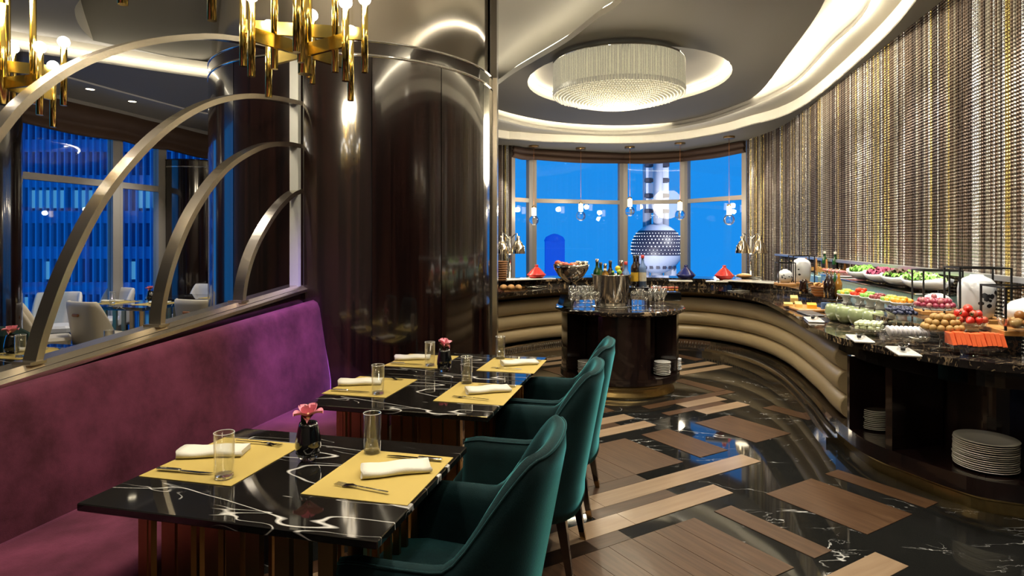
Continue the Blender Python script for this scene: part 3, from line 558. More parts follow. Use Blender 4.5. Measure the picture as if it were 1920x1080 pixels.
setting(LT[1][0], TA, 1, 'on the white-chair table by the windows, rail side'); setting(LT[1][0], TA, -1, 'on the white-chair table by the windows, window side')
orchid(tl(LT[1][0], .0, .28), 0, 'dark vase with a small orchid on the white-chair table'); setting(LT[2][0], TA, 1, 'on the table before the dark wood screen')
# ================================================================== CHAIRS
def shell(pts, zb, ztop, lean, th, name, mat, parent, pipe=None):
    """U-shaped padded shell: pts plan line, ztop per point, lean per point"""
    out_, in_ = [], []; n = len(pts); K = 10
    for k in range(K+1):
        u = k/K; ro, ri = [], []
        for i, p in enumerate(pts):
            z = zb+(ztop[i]-zb)*u; t = (pts[min(i+1, n-1)]-pts[max(i-1, 0)]).normalized(); nn_ = Vector((t.y, -t.x, 0))
            sh = Vector((-lean[i]*max(0, z-.38), 0, 0)); q = th*(.5 if u < .93 else .3)*(1 if .02 < i/(n-1) < .98 else .55)
            ro.append(p+sh+nn_*q+Vector((0, 0, z))); ri.append(p+sh-nn_*q+Vector((0, 0, z)))
        out_.append(ro); in_.append(ri)
    top = [(a+b)/2+Vector((0, 0, .014)) for a, b in zip(out_[-1], in_[-1])]
    m = MB(); m.grid(out_+[top]+list(reversed(in_))); m.grid([out_[0], in_[0]])
    for e in (0, -1):
        L = [r[e] for r in out_]+[top[e]]+[r[e] for r in reversed(in_)]; m.add(L, [tuple(range(len(L)))])
    o = m.build(name, mat, parent)
    if pipe: MB().tube([r+Vector((0, 0, .001)) for r in out_[-1]], .004, 6).build('piping', mat, o)
    return o
def teal_chair(label, loc, rz):
    t = thing('armchair', label, 'chair', loc, rz, 'teal velvet armchairs')
    pl_ = cr([(.24, .275), (.1, .29), (-.08, .285), (-.18, .25), (-.235, .16), (-.25, 0), (-.235, -.16), (-.18, -.25), (-.08, -.285), (.1, -.29), (.24, -.275)], 5); n = len(pl_)
    ztop = []; lean = []
    for i in range(n):
        s = abs(i/(n-1)-.5)*2; b = max(0, min(1, (.62-s)/.34)); b = b*b*(3-2*b); ztop.append(.655+.30*b-.02*max(0, s-.9)*10); lean.append(.05+.14*b)
    shell(pl_, .30, ztop, lean, .07, 'shell', 'teal_velvet', t, True)
    m = MB(); rows = []
    for x, z0, z1 in ((-.2, .34, .465), (-.05, .32, .475), (.15, .32, .485), (.26, .32, .475), (.295, .33, .45)):
        w = .245 if x < .2 else .235; rows.append([(x, -w, z0), (x, -w, z1-.03), (x, -w*.9, z1-.005), (x, 0, z1+.008), (x, w*.9, z1-.005), (x, w, z1-.03), (x, w, z0)])
    rows.append([(.31, p[1]*.97, .36+(p[2]-.33)*.55) for p in rows[-1]])
    m.grid(rows, True, True); m.add(rows[0], [tuple(range(7))]); m.add(rows[-1], [tuple(range(6, -1, -1))]); m.build('seat', 'teal_velvet', t)
    for x, y, dx, dy in ((-.2, .2, -.05, .02), (-.2, -.2, -.05, -.02), (.22, .2, .02, .01), (.22, -.2, .02, -.01)):
        l = MB().cyl((x+dx, y+dy, .045), (x, y, .34), .02, 4, .035, sm=False).build('leg', 'ebony_plain', t); MB().cyl((x+dx*1.18, y+dy*1.18, 0), (x+dx, y+dy, .045), .0185, 4, .0205, sm=False).build('ferrule', 'bronze', l)
    return t
face = TA+PI
for c_, l in ((Vector((0, 1.95, 0)), 'nearest teal velvet armchair at the front dining table'), (Vector((.285, 3.02, 0)), 'middle one of the three teal velvet armchairs in a row'), (Vector((.453, 3.70, 0)), 'farthest teal velvet armchair, next to the round island')):
    teal_chair(l, c_-V*.22, face)
def white_chair(label, loc, rz, mat='white_leather'):
    t = thing('side_chair', label, 'chair', loc, rz, 'white leather chairs')
    pl_ = cr([(-.02, .24), (-.12, .245), (-.2, .22), (-.23, .12), (-.235, 0), (-.23, -.12), (-.2, -.22), (-.12, -.245), (-.02, -.24)], 4); n = len(pl_)
    ztop = []; 
    for i in range(n): s = abs(i/(n-1)-.5)*2; ztop.append(.86 if s < .62 else .86-.36*((s-.62)/.38)**1.5)
    sh = shell(pl_, .36, ztop, [.16]*n, .05, 'backrest', mat, t)
    MB().bbox(-.21, .24, -.235, .235, .36, .47, .03).build('seat', mat, t)
    MB().bbox(-.012, .012, -.055, .055, .70, .735, .008, Matrix.Translation((-.325, 0, 0))).build('back_handle', 'tan_leather', t)
    for x, y in ((-.18, .19), (-.18, -.19), (.2, .19), (.2, -.19)): MB().cyl((x*1.1, y*1.08, 0), (x, y, .37), .012, 8, .018).build('leg', 'ebony_plain', t)
for px, Y, rz, l, mt in ((196, 7.25, 1.15, 'white leather chair with its back to us, framed between the arches', 'white_leather'), (392, 7.5, 1.2, 'cream chair half hidden behind the drum column', 'white_leather'), (196, 8.75, -1.9, 'white chair facing us across the table by the windows', 'pale_leather'), (366, 9.5, -1.9, 'pale chair before the dark wood screen', 'pale_leather'), (100, 8.0, -1.2, 'white chair close to the left window, behind the biggest arch', 'pale_leather'), (85, 7.0, .6, 'cream chair partly covered by the widest arch foot', 'white_leather')):
    p = P2(px, Y); white_chair(l, p, rz, mt)
t = thing('green_sofa', 'dark green sofa back at the far left beyond the rail', 'sofa', P2(-20, 4.9)+Vector((-.45, 0, 0)), TA)
MB().bbox(-.5, .5, .2, .42, .1, .84, .05).build('backrest', 'green_velvet', t); MB().bbox(-.5, .5, -.3, .22, .1, .45, .05).build('seat', 'green_velvet', t)
# ================================================================== CHANDELIERS
def brass_chandelier(label, c, dz, ztop, rz=0, sc2=1.0):
    t = thing('brass_chandelier', label, 'chandelier', (c[0], c[1], 0), rz, 'brass tube chandeliers')
    m = MB().cyl((0, 0, 2.27+dz), (0, 0, 2.75+dz), .029, 20); m.build('centre_tube', 'brass', t); MB().cyl((0, 0, 2.75+dz), (0, 0, ztop), .012, 10).build('stem', 'brass', t)
    for k in range(8):
        a = k*PI/4+.2; lo = k % 2; r = (.245, .25)[lo]*sc2; za = (2.455, 2.37)[lo]+dz; ca, sa = math.cos(a), math.sin(a); R_ = Matrix.Rotation(a, 4, 'Z')
        arm = MB().box(.02, r, -.008, .008, za-.027, za+.027, R_).build('arm', 'brass', t)
        for q, (rr, z0, z1) in enumerate(((r, za-.165, za+.13), (r*.5, za-.17, za+.42))):
            if q and lo: continue
            tb = MB().cyl((rr*ca, rr*sa, z0), (rr*ca, rr*sa, z1), .0145, 14).build('tube', 'brass', t)
            b = MB(); b.sphere(.027, (rr*ca, rr*sa, z1+.022), 14, 10); b.build('bulb', 'bulb', tb)
    lamp('POINT', 'chandelier_light', (c[0], c[1], 2.95+dz), 60, WARM, shadow_soft_size=.15)
brass_chandelier('brass tube chandelier hanging before the drum column', P2(572, 2.6), 0, 4.2)
brass_chandelier('brass tube chandelier cut off by the top edge, only tube ends showing', P2(325, 1.85), .085, 4.2, .4, .7)
brass_chandelier('brass tube chandelier at the far left edge beyond the arches', P2(2, 2.95), -.05, 3.69, .3)
CH = Vector((1.32, 7.65, 0)); cz0, cz1 = 3.37, ez-.05; cr_ = .80
t = thing('crystal_chandelier', 'large round crystal chandelier with glass rod fringe above the island', 'chandelier', CH)
m = MB()
for ring_, zz in ((cr_, cz0), (cr_-.035, cz0-.02)):
    n_ = 170
    for i in range(n_):
        a = 2*PI*(i+random.random()*.5)/n_; x, y = ring_*math.cos(a), ring_*math.sin(a); m.cyl((x, y, zz+random.uniform(-.015, .015)), (x, y, cz1), .0095, 5, caps=False)
m.build('rod_fringe', 'crystal_fringe', t)['kind'] = 'stuff'
m = MB()
for k in range(20):
    r_ = cr_*(1-k/20.5); n_ = max(6, int(150*r_/cr_))
    for i in range(n_):
        a = 2*PI*(i+.5*(k % 2))/n_; z = cz0-.15*math.cos(r_/cr_*PI/2); m.cyl((r_*math.cos(a), r_*math.sin(a), z-.012), (r_*math.cos(a), r_*math.sin(a), z+.05), .012, 5, .016)
m.build('crystal_drops', 'crystal_under', t)['kind'] = 'stuff'
MB().lathe([(0, cz0+.03), (cr_-.06, cz0+.06), (cr_-.06, cz1), (0, cz1)], 48).build('diffuser', 'crystal_under', t)
MB().lathe([(cr_+.01, cz1-.02), (cr_+.015, cz1), (0, cz1), (0, ez)], 48).build('canopy', 'chrome', t)
lamp('POINT', 'chandelier_light', (CH.x, CH.y, cz0-.6), 130, WARM, shadow_soft_size=.5)
# pendants before the bay window
for i, (px, cy, gy) in enumerate(((1001, 273, 413), (1089, 277, 405), (1181, 275, 396), (1275, 268, 403), (1367, 256, 412))):
    q = W(px, cy, ZS); t = thing('pendant_lamp', '%s of the five glass ball pendants before the bay window, counted from the left' % ('first', 'second', 'third', 'fourth', 'fifth')[i], 'lamp', q, 0, 'glass ball pendants')
    zg = R(px, gy, q.y).z-ZS
    MB().lathe([(0, -.04), (.10, -.04), (.11, -.03), (.11, 0), (0, 0)], 20, sm=False).build('canopy', 'bronze', t); MB().cyl((0, 0, -.04), (0, 0, zg+.30), .004, 6).build('cord', 'tan_leather', t)
    MB().cyl((0, 0, zg+.26), (0, 0, zg+.30), .04, 14).build('cap', 'bronze', t); MB().cyl((0, 0, zg+.10), (0, 0, zg+.26), .045, 14).build('light_tube', 'lamp_glow', t)
    MB().sphere(.105, (0, 0, zg), 20, 14).build('glass_ball', 'crystal_ball', t)
    lamp('POINT', 'pendant_light', (q.x, q.y-.15, ZS+zg+.2), 14, WARM, shadow_soft_size=.06)
# ================================================================== THINGS ON COUNTERS
for n_, c, r_, mt in (('red_glaze', (.62, .05, .045), .2, 0), ('blue_glaze', (.012, .018, .14), .2, 0), ('grape', (.26, .03, .06), .25, 0), ('grape_pale', (.45, .16, .16), .25, 0), ('longan', (.38, .22, .06), .6, 0), ('strawberry', (.66, .045, .03), .35, 0), ('papaya', (.85, .14, .04), .35, 0), ('dragonfruit', (.74, .72, .72), .4, 0), ('melon', (.62, .66, .4), .4, 0), ('blueberry', (.025, .03, .07), .5, 0), ('tomato', (.72, .05, .015), .2, 0), ('corn', (.8, .55, .06), .4, 0), ('cucumber', (.22, .4, .07), .4, 0), ('lettuce', (.2, .48, .06), .5, 0), ('radicchio', (.28, .03, .09), .5, 0), ('dark_leaf', (.09, .05, .03), .5, 0), ('carrot', (.85, .35, .03), .4, 0), ('bean', (.2, .03, .03), .4, 0), ('salami', (.62, .2, .2), .45, 0), ('cheese', (.75, .52, .16), .5, 0), ('cheese_orange', (.8, .4, .03), .45, 0), ('bread', (.5, .27, .09), .7, 0), ('apple', (.32, .13, .03), .3, 0), ('basket', (.22, .1, .035), .7, 0), ('green_bottle', (.01, .07, .015), .05, 1), ('brown_bottle', (.02, .008, .004), .06, 1), ('amber_bottle', (.3, .14, .02), .06, 1), ('blue_bottle', (.2, .32, .6), .06, 1), ('red_bottle', (.1, .01, .01), .06, 1), ('paper_label', (.75, .7, .55), .6, 0), ('yellow_label', (.75, .45, .04), .5, 0), ('red_cap', (.5, .03, .02), .4, 0), ('lemon', (.85, .6, .03), .4, 0), ('lime', (.3, .5, .04), .4, 0), ('ink', (.012, .012, .016), .3, 0), ('fruit_red', (.55, .1, .05), .4, 0), ('chrome_warm', (.8, .7, .55), .1, 0), ('ice', (.4, .66, .68), .1, 0), ('slate', (.06, .06, .06), .4, 0), ('prosciutto', (.66, .3, .26), .5, 0)):
    mk(n_, c, r_, 1 if n_ == 'chrome_warm' else 0, .6 if mt else 0, var=.18 if not mt else 0, vs=25)
def one(name, me, label, cat, p, group=None, rz=None, sc2=None, rot=None): 
    o = inst(name, me, None, p, random.random()*6 if rz is None else rz, rot, sc2); return tag(o, label, cat, group)
def jit(a): return random.uniform(-a, a)
# ---- plates in stacks
def plate_mesh(r): return MB().lathe([(0, .004), (r*.55, .004), (r*.6, .0), (r*.66, .001), (r*.97, .013), (r, .0155), (r*.985, .018), (r*.68, .007), (0, .007)], 32).mesh('plate', 'porcelain')
def stack(p, r, n, label, group, dz=.013):
    me = plate_mesh(r)
    for i in range(n): one('plate', me, label, 'plate', p+Vector((jit(.004), jit(.004), i*dz)), group, 0)
def spot(px, py, z): return W(px, py, z)
stack(spot(1848, 876, .2), .165, 14, 'large cream plate in the tall stack on the lowest shelf at the right', 'big plate stack', .0125)
stack(spot(1640, 803, .2), .105, 11, 'cream plate in the stack in the narrow cabinet niche', 'niche plate stack')
for (px, py), l, n_ in (((1088, 686), 'small white plate in the left niche of the round island', 8), ((1225, 689), 'small white plate in the right niche of the round island', 8)): 
    a = math.atan2(-1, (px-1161)/62.); stack(IC+Vector((math.cos(a)*.52, math.sin(a)*.52, .2)), .085, n_, l, l[12:], .017)
stack(IC+Vector((.56, -.12, .2)), .075, 7, 'small white plate at the right flank of the round island', 'flank plates', .017)
# ---- island: bucket, bottles, bowl, glasses
p = W(1146, 574, ZI); bk_ = thing('champagne_bucket', 'polished steel champagne bucket full of bottles on the round island', 'bucket', p)
MB().lathe([(0, .01), (.165, .01), (.172, .02), (.20, .325), (.212, .33), (.212, .338), (.195, .338), (.16, .03), (0, .03)], 40).build('body', 'mirror_steel', bk_)
MB().lathe([(0, 0), (.2, 0), (.215, .006), (.2, .01), (0, .01)], 40).build('saucer', 'chrome', bk_)
MB().tube([(.05+.03*math.cos(a), -.172, .12+.05*math.sin(a)) for a in [PI*i/8-PI/2 for i in range(9)]], .004, 6).build('handle', 'chrome', bk_)
MB().lathe([(0, .29), (.188, .29)], 32).build('ice_bed', 'ice', bk_)
def bottle(p, mat, label, h=.30, r=.036, lab='paper_label', cap='red_cap', group='bottles on the island', k=None):
    t = thing('bottle', label, 'bottle', p, random.random()*6, group)
    MB().lathe([(0, 0), (r, 0), (r, h*.58), (r*.9, h*.65), (r*.4, h*.76), (r*.36, h*.93), (r*.42, h*.94), (r*.42, h*.96), (0, h*.96)], 18).build('glass_body', mat, t)
    MB().lathe([(r*1.01, h*.18), (r*1.01, h*.46)], 18).build('paper_label', lab, t); MB().lathe([(r*.44, h*.9), (r*.44, h), (0, h)], 12).build('cap', cap, t)
bl_ = [(-.15, .0, 'green_bottle', .33, 'chrome_warm', 'green sparkling bottle with a grey top at the left of the bucket', 'paper_label'), (-.1, .08, 'green_bottle', .29, 'ink', 'dark green bottle with a black cap behind the bucket rim', 'ink'), (-.06, .02, 'amber_bottle', .28, 'chrome_warm', 'pale golden bottle near the bucket middle', 'yellow_label'), (0.0, .06, 'brown_bottle', .31, 'ink', 'tall brown bottle with a black cap in the bucket middle', 'yellow_label'), (-.08, -.09, 'amber_bottle', .17, 'paper_label', 'short clear yellow bottle at the bucket front', 'paper_label'), (.12, .08, 'amber_bottle', .31, 'chrome_warm', 'whisky bottle with a gold cap at the right of the bucket', 'paper_label'), (.1, -.01, 'red_bottle', .25, 'ink', 'dark red bottle with a pale label in the bucket', 'paper_label'), (.16, .03, 'blue_bottle', .30, 'red_cap', 'clear blue bottle with a red cap at the bucket edge', 'paper_label')]
for x, y, m_, h, cp, l, lb in bl_: bottle(p+Vector((x, y, .14 if h > .2 else .2)), m_, l, h+.03, .040, lb, cp)
for x, y, m_, lb, l in ((.255, .04, 'brown_bottle', 'yellow_label', 'dark liqueur bottle with a yellow label standing right of the bucket'), (.30, .10, 'brown_bottle', 'ink', 'dark wine bottle standing right of the bucket, farther one'), (.345, .06, 'blue_bottle', 'paper_label', 'pale blue gin bottle with a red cap at the right end of the bottles')): bottle(p+Vector((x, y, .20)), m_, l, .34, .04, lb, 'ink' if 'red cap' not in l else 'red_cap')
t = thing('bottle_riser', 'dark wooden riser under the bottles right of the bucket', 'stand', p+Vector((.30, .07, 0))); MB().bbox(-.1, .1, -.08, .08, .18, .2, .004).build('board', 'ebony_plain', t)
for x in (-.09, .09): MB().box(x-.008, x+.008, -.07, .07, 0, .18).build('leg', 'ebony_plain', t)
citrus = MB().sphere(.03, (0, 0, 0), 14, 8, 1, 1, 1)
one('lemon', citrus.mesh('lemon', 'lemon'), 'orange and yellow lemon half on top of the bucket', 'fruit', p+Vector((.06, -.06, .40))); one('lime', MB().sphere(.027, (0, 0, 0), 12, 8).mesh('lime', 'lime'), 'green lime on top of the bucket', 'fruit', p+Vector((.07, -.09, .365)))
for k, (x, y) in enumerate(((.0, -.12), (.05, -.13))): bottle(p+Vector((x, y, .22)), 'green_bottle', ('left' if k == 0 else 'right')+' short bright green bottle at the bucket front', .16, .028, 'lime', 'lime')
pb = W(1071, 560, ZI); t = thing('fruit_bowl_stand', 'big brushed steel bowl on a raised foot at the left of the island', 'bowl', pb)
MB().lathe([(0, .2), (.06, .2), (.15, .27), (.205, .36), (.215, .41), (.208, .41), (.195, .36), (.14, .28), (0, .22)], 36).build('bowl', 'mirror_steel', t); MB().lathe([(0, 0), (.11, 0), (.1, .015), (.025, .03), (.02, .2), (0, .2)], 24).build('foot', 'dark_steel', t)
fm = [MB().sphere(.042, (0, 0, 0), 12, 8, 1, 1, .85).mesh('fruit', m_) for m_ in ('fruit_red', 'papaya', 'apple')]; capm = [MB().lathe([(0, -.03), (.03, -.03), (.03, .03), (0, .032)], 14).mesh('capsule', m_) for m_ in ('chrome_warm', 'dark_steel', 'paper_label')]
for i in range(6): a = 2.0+i*.85; one('fruit', fm[i % 3], 'red and orange fruit heaped in the steel bowl', 'fruit', pb+Vector((-.06+.1*math.cos(a), .11*math.sin(a), .41+jit(.015))), 'fruit in the steel bowl')
for i in range(9): a = -1.3+i*.32; one('small_tin', capm[i % 3], 'small metal tin heaped in the steel bowl', 'tin', pb+Vector((.06+.11*math.cos(a), .11*math.sin(a), .41+jit(.01))), 'tins in the steel bowl')
wg = [(0, 0), (.031, 0), (.032, .003), (.006, .008), (.0045, .012), (.0045, .085), (.012, .095), (.034, .125), (.037, .155), (.031, .19), (.030, .19), (.036, .155), (.032, .127), (0, .1)]
wgm = MB().lathe(wg, 18).mesh('wine_glass', 'stem_glass'); flm = MB().lathe([(0, 0), (.029, 0), (.03, .003), (.005, .008), (.004, .09), (.012, .105), (.024, .16), (.022, .215), (.021, .215), (.022, .16), (0, .1)], 16).mesh('flute', 'stem_glass')
for i in range(15): one('wine_glass', wgm, 'clear stemmed wine glass in the cluster left of the champagne bucket', 'glass', W(1072+(i % 5)*12+jit(3), 583-(i//5)*8+jit(1), ZI+.001), 'wine glasses left of the bucket')
for i in range(16): one('champagne_flute' if i % 3 else 'wine_glass', flm if i % 3 else wgm, ('clear champagne flute' if i % 3 else 'clear wine glass')+' in the cluster right of the champagne bucket', 'glass', W(1188+(i % 8)*8+jit(1), 582-(i//8)*9+jit(1), ZI+.001), 'flutes right of the bucket' if i % 3 else 'wine glasses right of the bucket')
t = thing('shot_tray', 'black tray box of small layered shot glasses at the right back of the island', 'tray', W(1246, 563, ZI), .1); MB().bbox(-.17, .17, -.09, .09, 0, .10, .01).build('tray_box', 'black_gloss', t)
sg = MB().lathe([(0, .0), (.016, .0), (.019, .06), (.018, .06), (0, .01)], 12).mesh('shot_glass', 'clear_glass'); sf = MB().lathe([(0, .003), (.0155, .003), (.017, .03), (0, .03)], 12).mesh('filling', 'carrot'); sf2 = MB().lathe([(0, .031), (.017, .031), (.018, .055), (0, .057)], 12).mesh('topping', 'fruit_red')
for i in range(8):
    g = thing('shot_glass', 'small layered dessert shot glass on the black tray box', 'glass', W(1246, 563, ZI)+Vector((-.14+.04*i, jit(.02), .101)), 0, 'dessert shots'); inst('glass_wall', sg, g); inst('filling', sf, g); inst('topping', sf2, g)
t = thing('black_caddy', 'tilted black caddy at the left rim of the round island', 'holder', W(1058, 578, ZI), .5); MB().box(-.06, .06, -.05, .05, 0, .11, Matrix.Rotation(.35, 4, 'Y') @ Matrix.Translation((0, 0, .02))).build('box', 'black_gloss', t); MB().box(-.07, .07, -.06, .06, 0, .012).build('base', 'black_gloss', t)
# ---- back counter: tagines, heat lamps, boards, trays
def tagine(p, mat, label):
    t = thing('tagine', label, 'pot', p, 0, 'tagines'); MB().lathe([(0, 0), (.06, 0), (.065, .012), (.1, .03), (.125, .062), (.12, .066), (0, .06)], 28).build('dish', mat, t)
    l = MB().lathe([(.13, .063), (.132, .07), (.12, .08), (.06, .145), (.03, .17), (.026, .18), (0, .18)], 28).build('lid', mat, t); MB().lathe([(.02, .18), (.026, .19), (.024, .205), (0, .21)], 16).build('knob', mat, l)
tagine(W(1006, 524, ZU), 'red_glaze', 'red tagine on the left part of the back counter'); tagine(W(1358, 526, ZU), 'red_glaze', 'red tagine at the right end of the back counter'); tagine(W(1286, 525, ZU), 'blue_glaze', 'dark blue tagine before the right window post')
tagine(W(1072, 519, ZU), 'blue_glaze', 'dark blue tagine half hidden behind the steel bowl')
def heat_lamp(p, rz, label):
    t = thing('heat_lamp', label, 'lamp', p, rz); MB().bbox(-.14, .14, -.1, .1, 0, .03, .008).build('base', 'chrome', t); MB().cyl((0, .06, .03), (0, .06, .60), .016, 12).build('post', 'chrome', t)
    for s in (-1, 1):
        a = MB().tube(cr([(0, .06, .55), (s*.06, .05, .62), (s*.10, .02, .64), (s*.10, 0, .60)], 6), .007, 8).build('arm', 'chrome', t)
        h = MB().lathe([(.105, .36), (.1, .40), (.088, .46), (.05, .52), (.025, .56), (.03, .60), (0, .61)], 24, (s*.115, 0, 0)).build('shade', 'chrome_warm', t)
        MB().lathe([(0, .37), (.1, .37)], 20, (s*.115, 0, 0)).build('glowing_bulb', 'lamp_glow', h)
    lamp('SPOT', 'heat_lamp_light', p+Vector((0, 0, .34)), 25, WARM, spot_size=2.0, shadow_soft_size=.08)
heat_lamp(W(1424, 524, ZU)+Vector((0, .3, 0)), -.3, 'double chrome heat lamp before the strand wall at the right'); heat_lamp(W(956, 524, ZU), 0, 'double chrome heat lamp beside the drum column edge')
def traybox(name, p, rz, sx, sy, h, mat, label, cat='tray', grp=None): return tag(MB().bbox(-sx/2, sx/2, -sy/2, sy/2, 0, h, min(.006, h*.3)).build(name, mat, None, p, rz), label, cat, grp)
for i, (px, py, sx, sy, rz, l) in enumerate(((970, 525, .7, .28, .5, 'long white tray under the left heat lamp'), (1020, 524, .3, .16, .3, 'small white plate beside the left red tagine'), (1276, 528, .3, .16, -.2, 'white plate before the dark blue tagine'), (1344, 529, .28, .16, -.3, 'white plate before the right red tagine'), (1425, 530, .9, .3, -.9, 'long white tray under the right heat lamp'), (1393, 519, .24, .16, -.2, 'white bread plate right of the red tagine'))): traybox('white_tray', W(px, py, ZU+.001), rz, sx, sy, .02, 'porcelain', l, 'tray')
t = one('flat_bread', MB().sphere(.11, (0, 0, 0), 16, 8, 1, .6, .3).mesh('flat_bread', 'bread'), 'pale flat bread pile on the plate right of the red tagine', 'bread', W(1395, 517, ZU+.045), None, 0)
traybox('cutting_board', W(958, 541, ZL+.001), .7, .42, .22, .03, 'tan_wood', 'wooden bread board at the left end of the back counter', 'board')
brm = MB().sphere(.05, (0, 0, 0), 12, 8, 1.8, .9, .8).mesh('bread_roll', 'bread')
for i in range(3): one('bread_roll', brm, 'bread roll on the wooden board left of the island', 'bread', W(944+i*14, 539, ZL+.07)+Vector((0, jit(.03), 0)), 'bread rolls', 1.4+jit(.2))
t = thing('wicker_basket', 'tall brown wicker basket beside the drum column edge', 'basket', W(937, 527, ZU)); MB().lathe([(0, 0), (.09, 0), (.1, .27), (.09, .27), (.08, .02)], 20).build('body', 'basket', t)
for z in [.03*i+.02 for i in range(9)]: MB().tube([((.092+.01*z/.27)*math.cos(2*PI*i/20), (.092+.01*z/.27)*math.sin(2*PI*i/20), z) for i in range(20)], .008, 5, closed=True).build('weave', 'basket', t)
traybox('service_tongs_plate', W(1385, 546, ZL+.001), .3, .26, .12, .012, 'porcelain', 'small white plate with tongs on the lower ledge before the right window', 'plate')
def tongs(p, rz, label):
    t = thing('serving_tongs', label, 'tongs', p, rz, 'serving tongs')
    for s in (-1, 1): MB().tube(cr([(-.11, .004*s, .02), (-.03, .022*s, .024), (.06, .02*s, .014), (.12, .012*s, .01)], 6), .005, 6).build('arm', 'chrome', t)
    MB().bbox(-.125, -.09, -.012, .012, .008, .03, .004).build('grip', 'black_metal', t)
tongs(W(1384, 545, ZL+.012), .6, 'tongs on the small plate before the right window'); 
for px, py, l in ((1001, 541, 'left'), (1010, 539, 'right')): tongs(W(px, py, ZL+.002), .3, l+' tongs lying by the bread board')
# ---- right counter, lower tier
traybox('cheese_board', W(1508, 580, ZL+.001), 1.45, .46, .26, .025, 'tan_wood', 'wooden cheese board on the lower buffet tier', 'board')
for px, py, m_, s, l in ((1489, 567, 'cheese', (.12, .07, .07), 'pale wedge of cheese at the far end of the cheese board'), (1497, 575, 'cheese', (.16, .06, .045), 'long pale cheese block on the cheese board'), (1522, 578, 'cheese_orange', (.08, .08, .05), 'orange round cheese on the cheese board'), (1478, 573, 'cheese', (.1, .08, .03), 'sliced yellow cheese at the left of the cheese board')):
    q = W(px, py, ZL+.026); o_ = MB(); sx, sy, h = s; o_.add([(-sx/2, -sy/2, 0), (sx/2, -sy/2, 0), (sx/2, sy/2, 0), (-sx/2, sy/2, 0), (-sx/2, -sy/2, h*.7), (sx/2, -sy/2, h), (sx/2, sy/2, h), (-sx/2, sy/2, h*.7)], [(3, 2, 1, 0), (4, 5, 6, 7), (0, 1, 5, 4), (1, 2, 6, 5), (2, 3, 7, 6), (3, 0, 4, 7)]); tag(o_.build('cheese', m_, None, q, 1.2), l, 'cheese', 'cheeses')
traybox('slate_plate', W(1519, 589, ZL+.001), 1.4, .34, .14, .014, 'slate', 'dark slate plate in front of the cheese board', 'plate')
traybox('name_card', W(1550, 585, ZL+.001), 1.3, .01, .10, .09, 'blue_bottle', 'small blue tent card beside the cheese board', 'card')
for px, py, l in ((1526, 601, 'cheese'), (1612, 637, 'melon'), (1693, 661, 'dragon fruit')):
    q = W(px, py, ZL+.001); traybox('tongs_plate', q, 1.25, .30, .12, .014, 'porcelain', 'narrow cream plate for tongs in front of the '+l, 'plate'); tongs(q+Vector((.02, .03, .014)), 1.0, 'serving tongs on the narrow plate before the '+l)
gbm = MB().lathe([(0, 0), (.045, 0), (.08, .03), (.098, .075), (.092, .12), (.078, .145), (.074, .145), (.088, .118), (0, .1)], 28)
gb = gbm.mesh('bowl_body', 'green_glass'); spm = MB().tube([(0, 0, .1), (.03, .03, .17), (.05, .05, .2)], .005, 6).mesh('spoon_handle', 'dark_steel')
for i, (px, py) in enumerate(((1566, 601), (1586, 606), (1610, 611), (1638, 617))):
    t = thing('green_bowl', '%s sage green bowl from the windows in the row of four' % ('first', 'second', 'third', 'fourth')[i], 'bowl', W(px, py, ZL+.001), 0, 'sage green bowls'); inst('bowl_body', gb, t, scale=(.8, .8, .95)); inst('spoon_handle', spm, t)
def cake_stand(p, r, h, label, tag_='glass cake stand'):
    t = thing('glass_stand', label, 'stand', p, 0, 'glass fruit stands'); MB().lathe([(0, h-.012), (r*.9, h-.012), (r, h+.006), (r*1.02, h+.01), (r*.98, h+.008), (r*.88, h-.004), (0, h-.004)], 32).build('dish', 'clear_glass', t)
    MB().lathe([(0, 0), (r*.5, 0), (r*.48, .006), (.018, .02), (.013, h*.5), (.02, h*.85), (.03, h-.012)], 24).build('stem', 'clear_glass', t)
# melon sticks, dragon fruit, papaya
q = W(1630, 629, ZL); cake_stand(q, .12, .045, 'low glass stand with pale melon sticks'); mm = MB().bbox(-.09, .09, -.012, .012, -.012, .012, .005).mesh('melon_stick', 'melon')
for i in range(12): one('melon_stick', mm, 'pale green melon stick on the low glass stand', 'fruit', q+Matrix.Rotation(.9, 3, 'Z') @ Vector((jit(.015), -.065+.026*(i % 6), .062+.025*(i//6))), 'melon sticks', .9+jit(.04))
q = W(1700, 647, ZL); cake_stand(q, .13, .05, 'low glass stand with dragon fruit slices'); dm = MB().lathe([(0, -.007), (.033, -.007), (.036, 0), (.033, .007), (0, .007)], 18, m=Matrix.Rotation(PI/2, 4, 'Y')).mesh('dragonfruit_slice', 'dragonfruit')
for i in range(9): one('dragonfruit_slice', dm, 'white dragon fruit slice in the row on the low glass stand', 'fruit', q+V*(-.10+.026*i)+Vector((0, 0, .088)), 'dragon fruit slices', TA+.1, rot=(0, -.3, TA+.1))
q = W(1829, 666, ZL); cake_stand(q, .15, .055, 'low glass stand with orange papaya slices'); pm = MB().add([(-.011, -.055, 0), (-.011, .055, 0), (-.011, .035, .068), (-.011, -.03, .068), (.011, -.055, 0), (.011, .055, 0), (.011, .035, .068), (.011, -.03, .068)], [(0, 1, 2, 3), (7, 6, 5, 4), (0, 4, 5, 1), (1, 5, 6, 2), (2, 6, 7, 3), (3, 7, 4, 0)]).mesh('papaya_slice', 'papaya')
for i in range(11): one('papaya_slice', pm, 'orange papaya slice in the row on the glass stand', 'fruit', q+V*(-.125+.025*i)+Vector((0, 0, .062+.004*math.sin(i))), 'papaya slices', 0, rot=(0, -.12+jit(.05), TA))
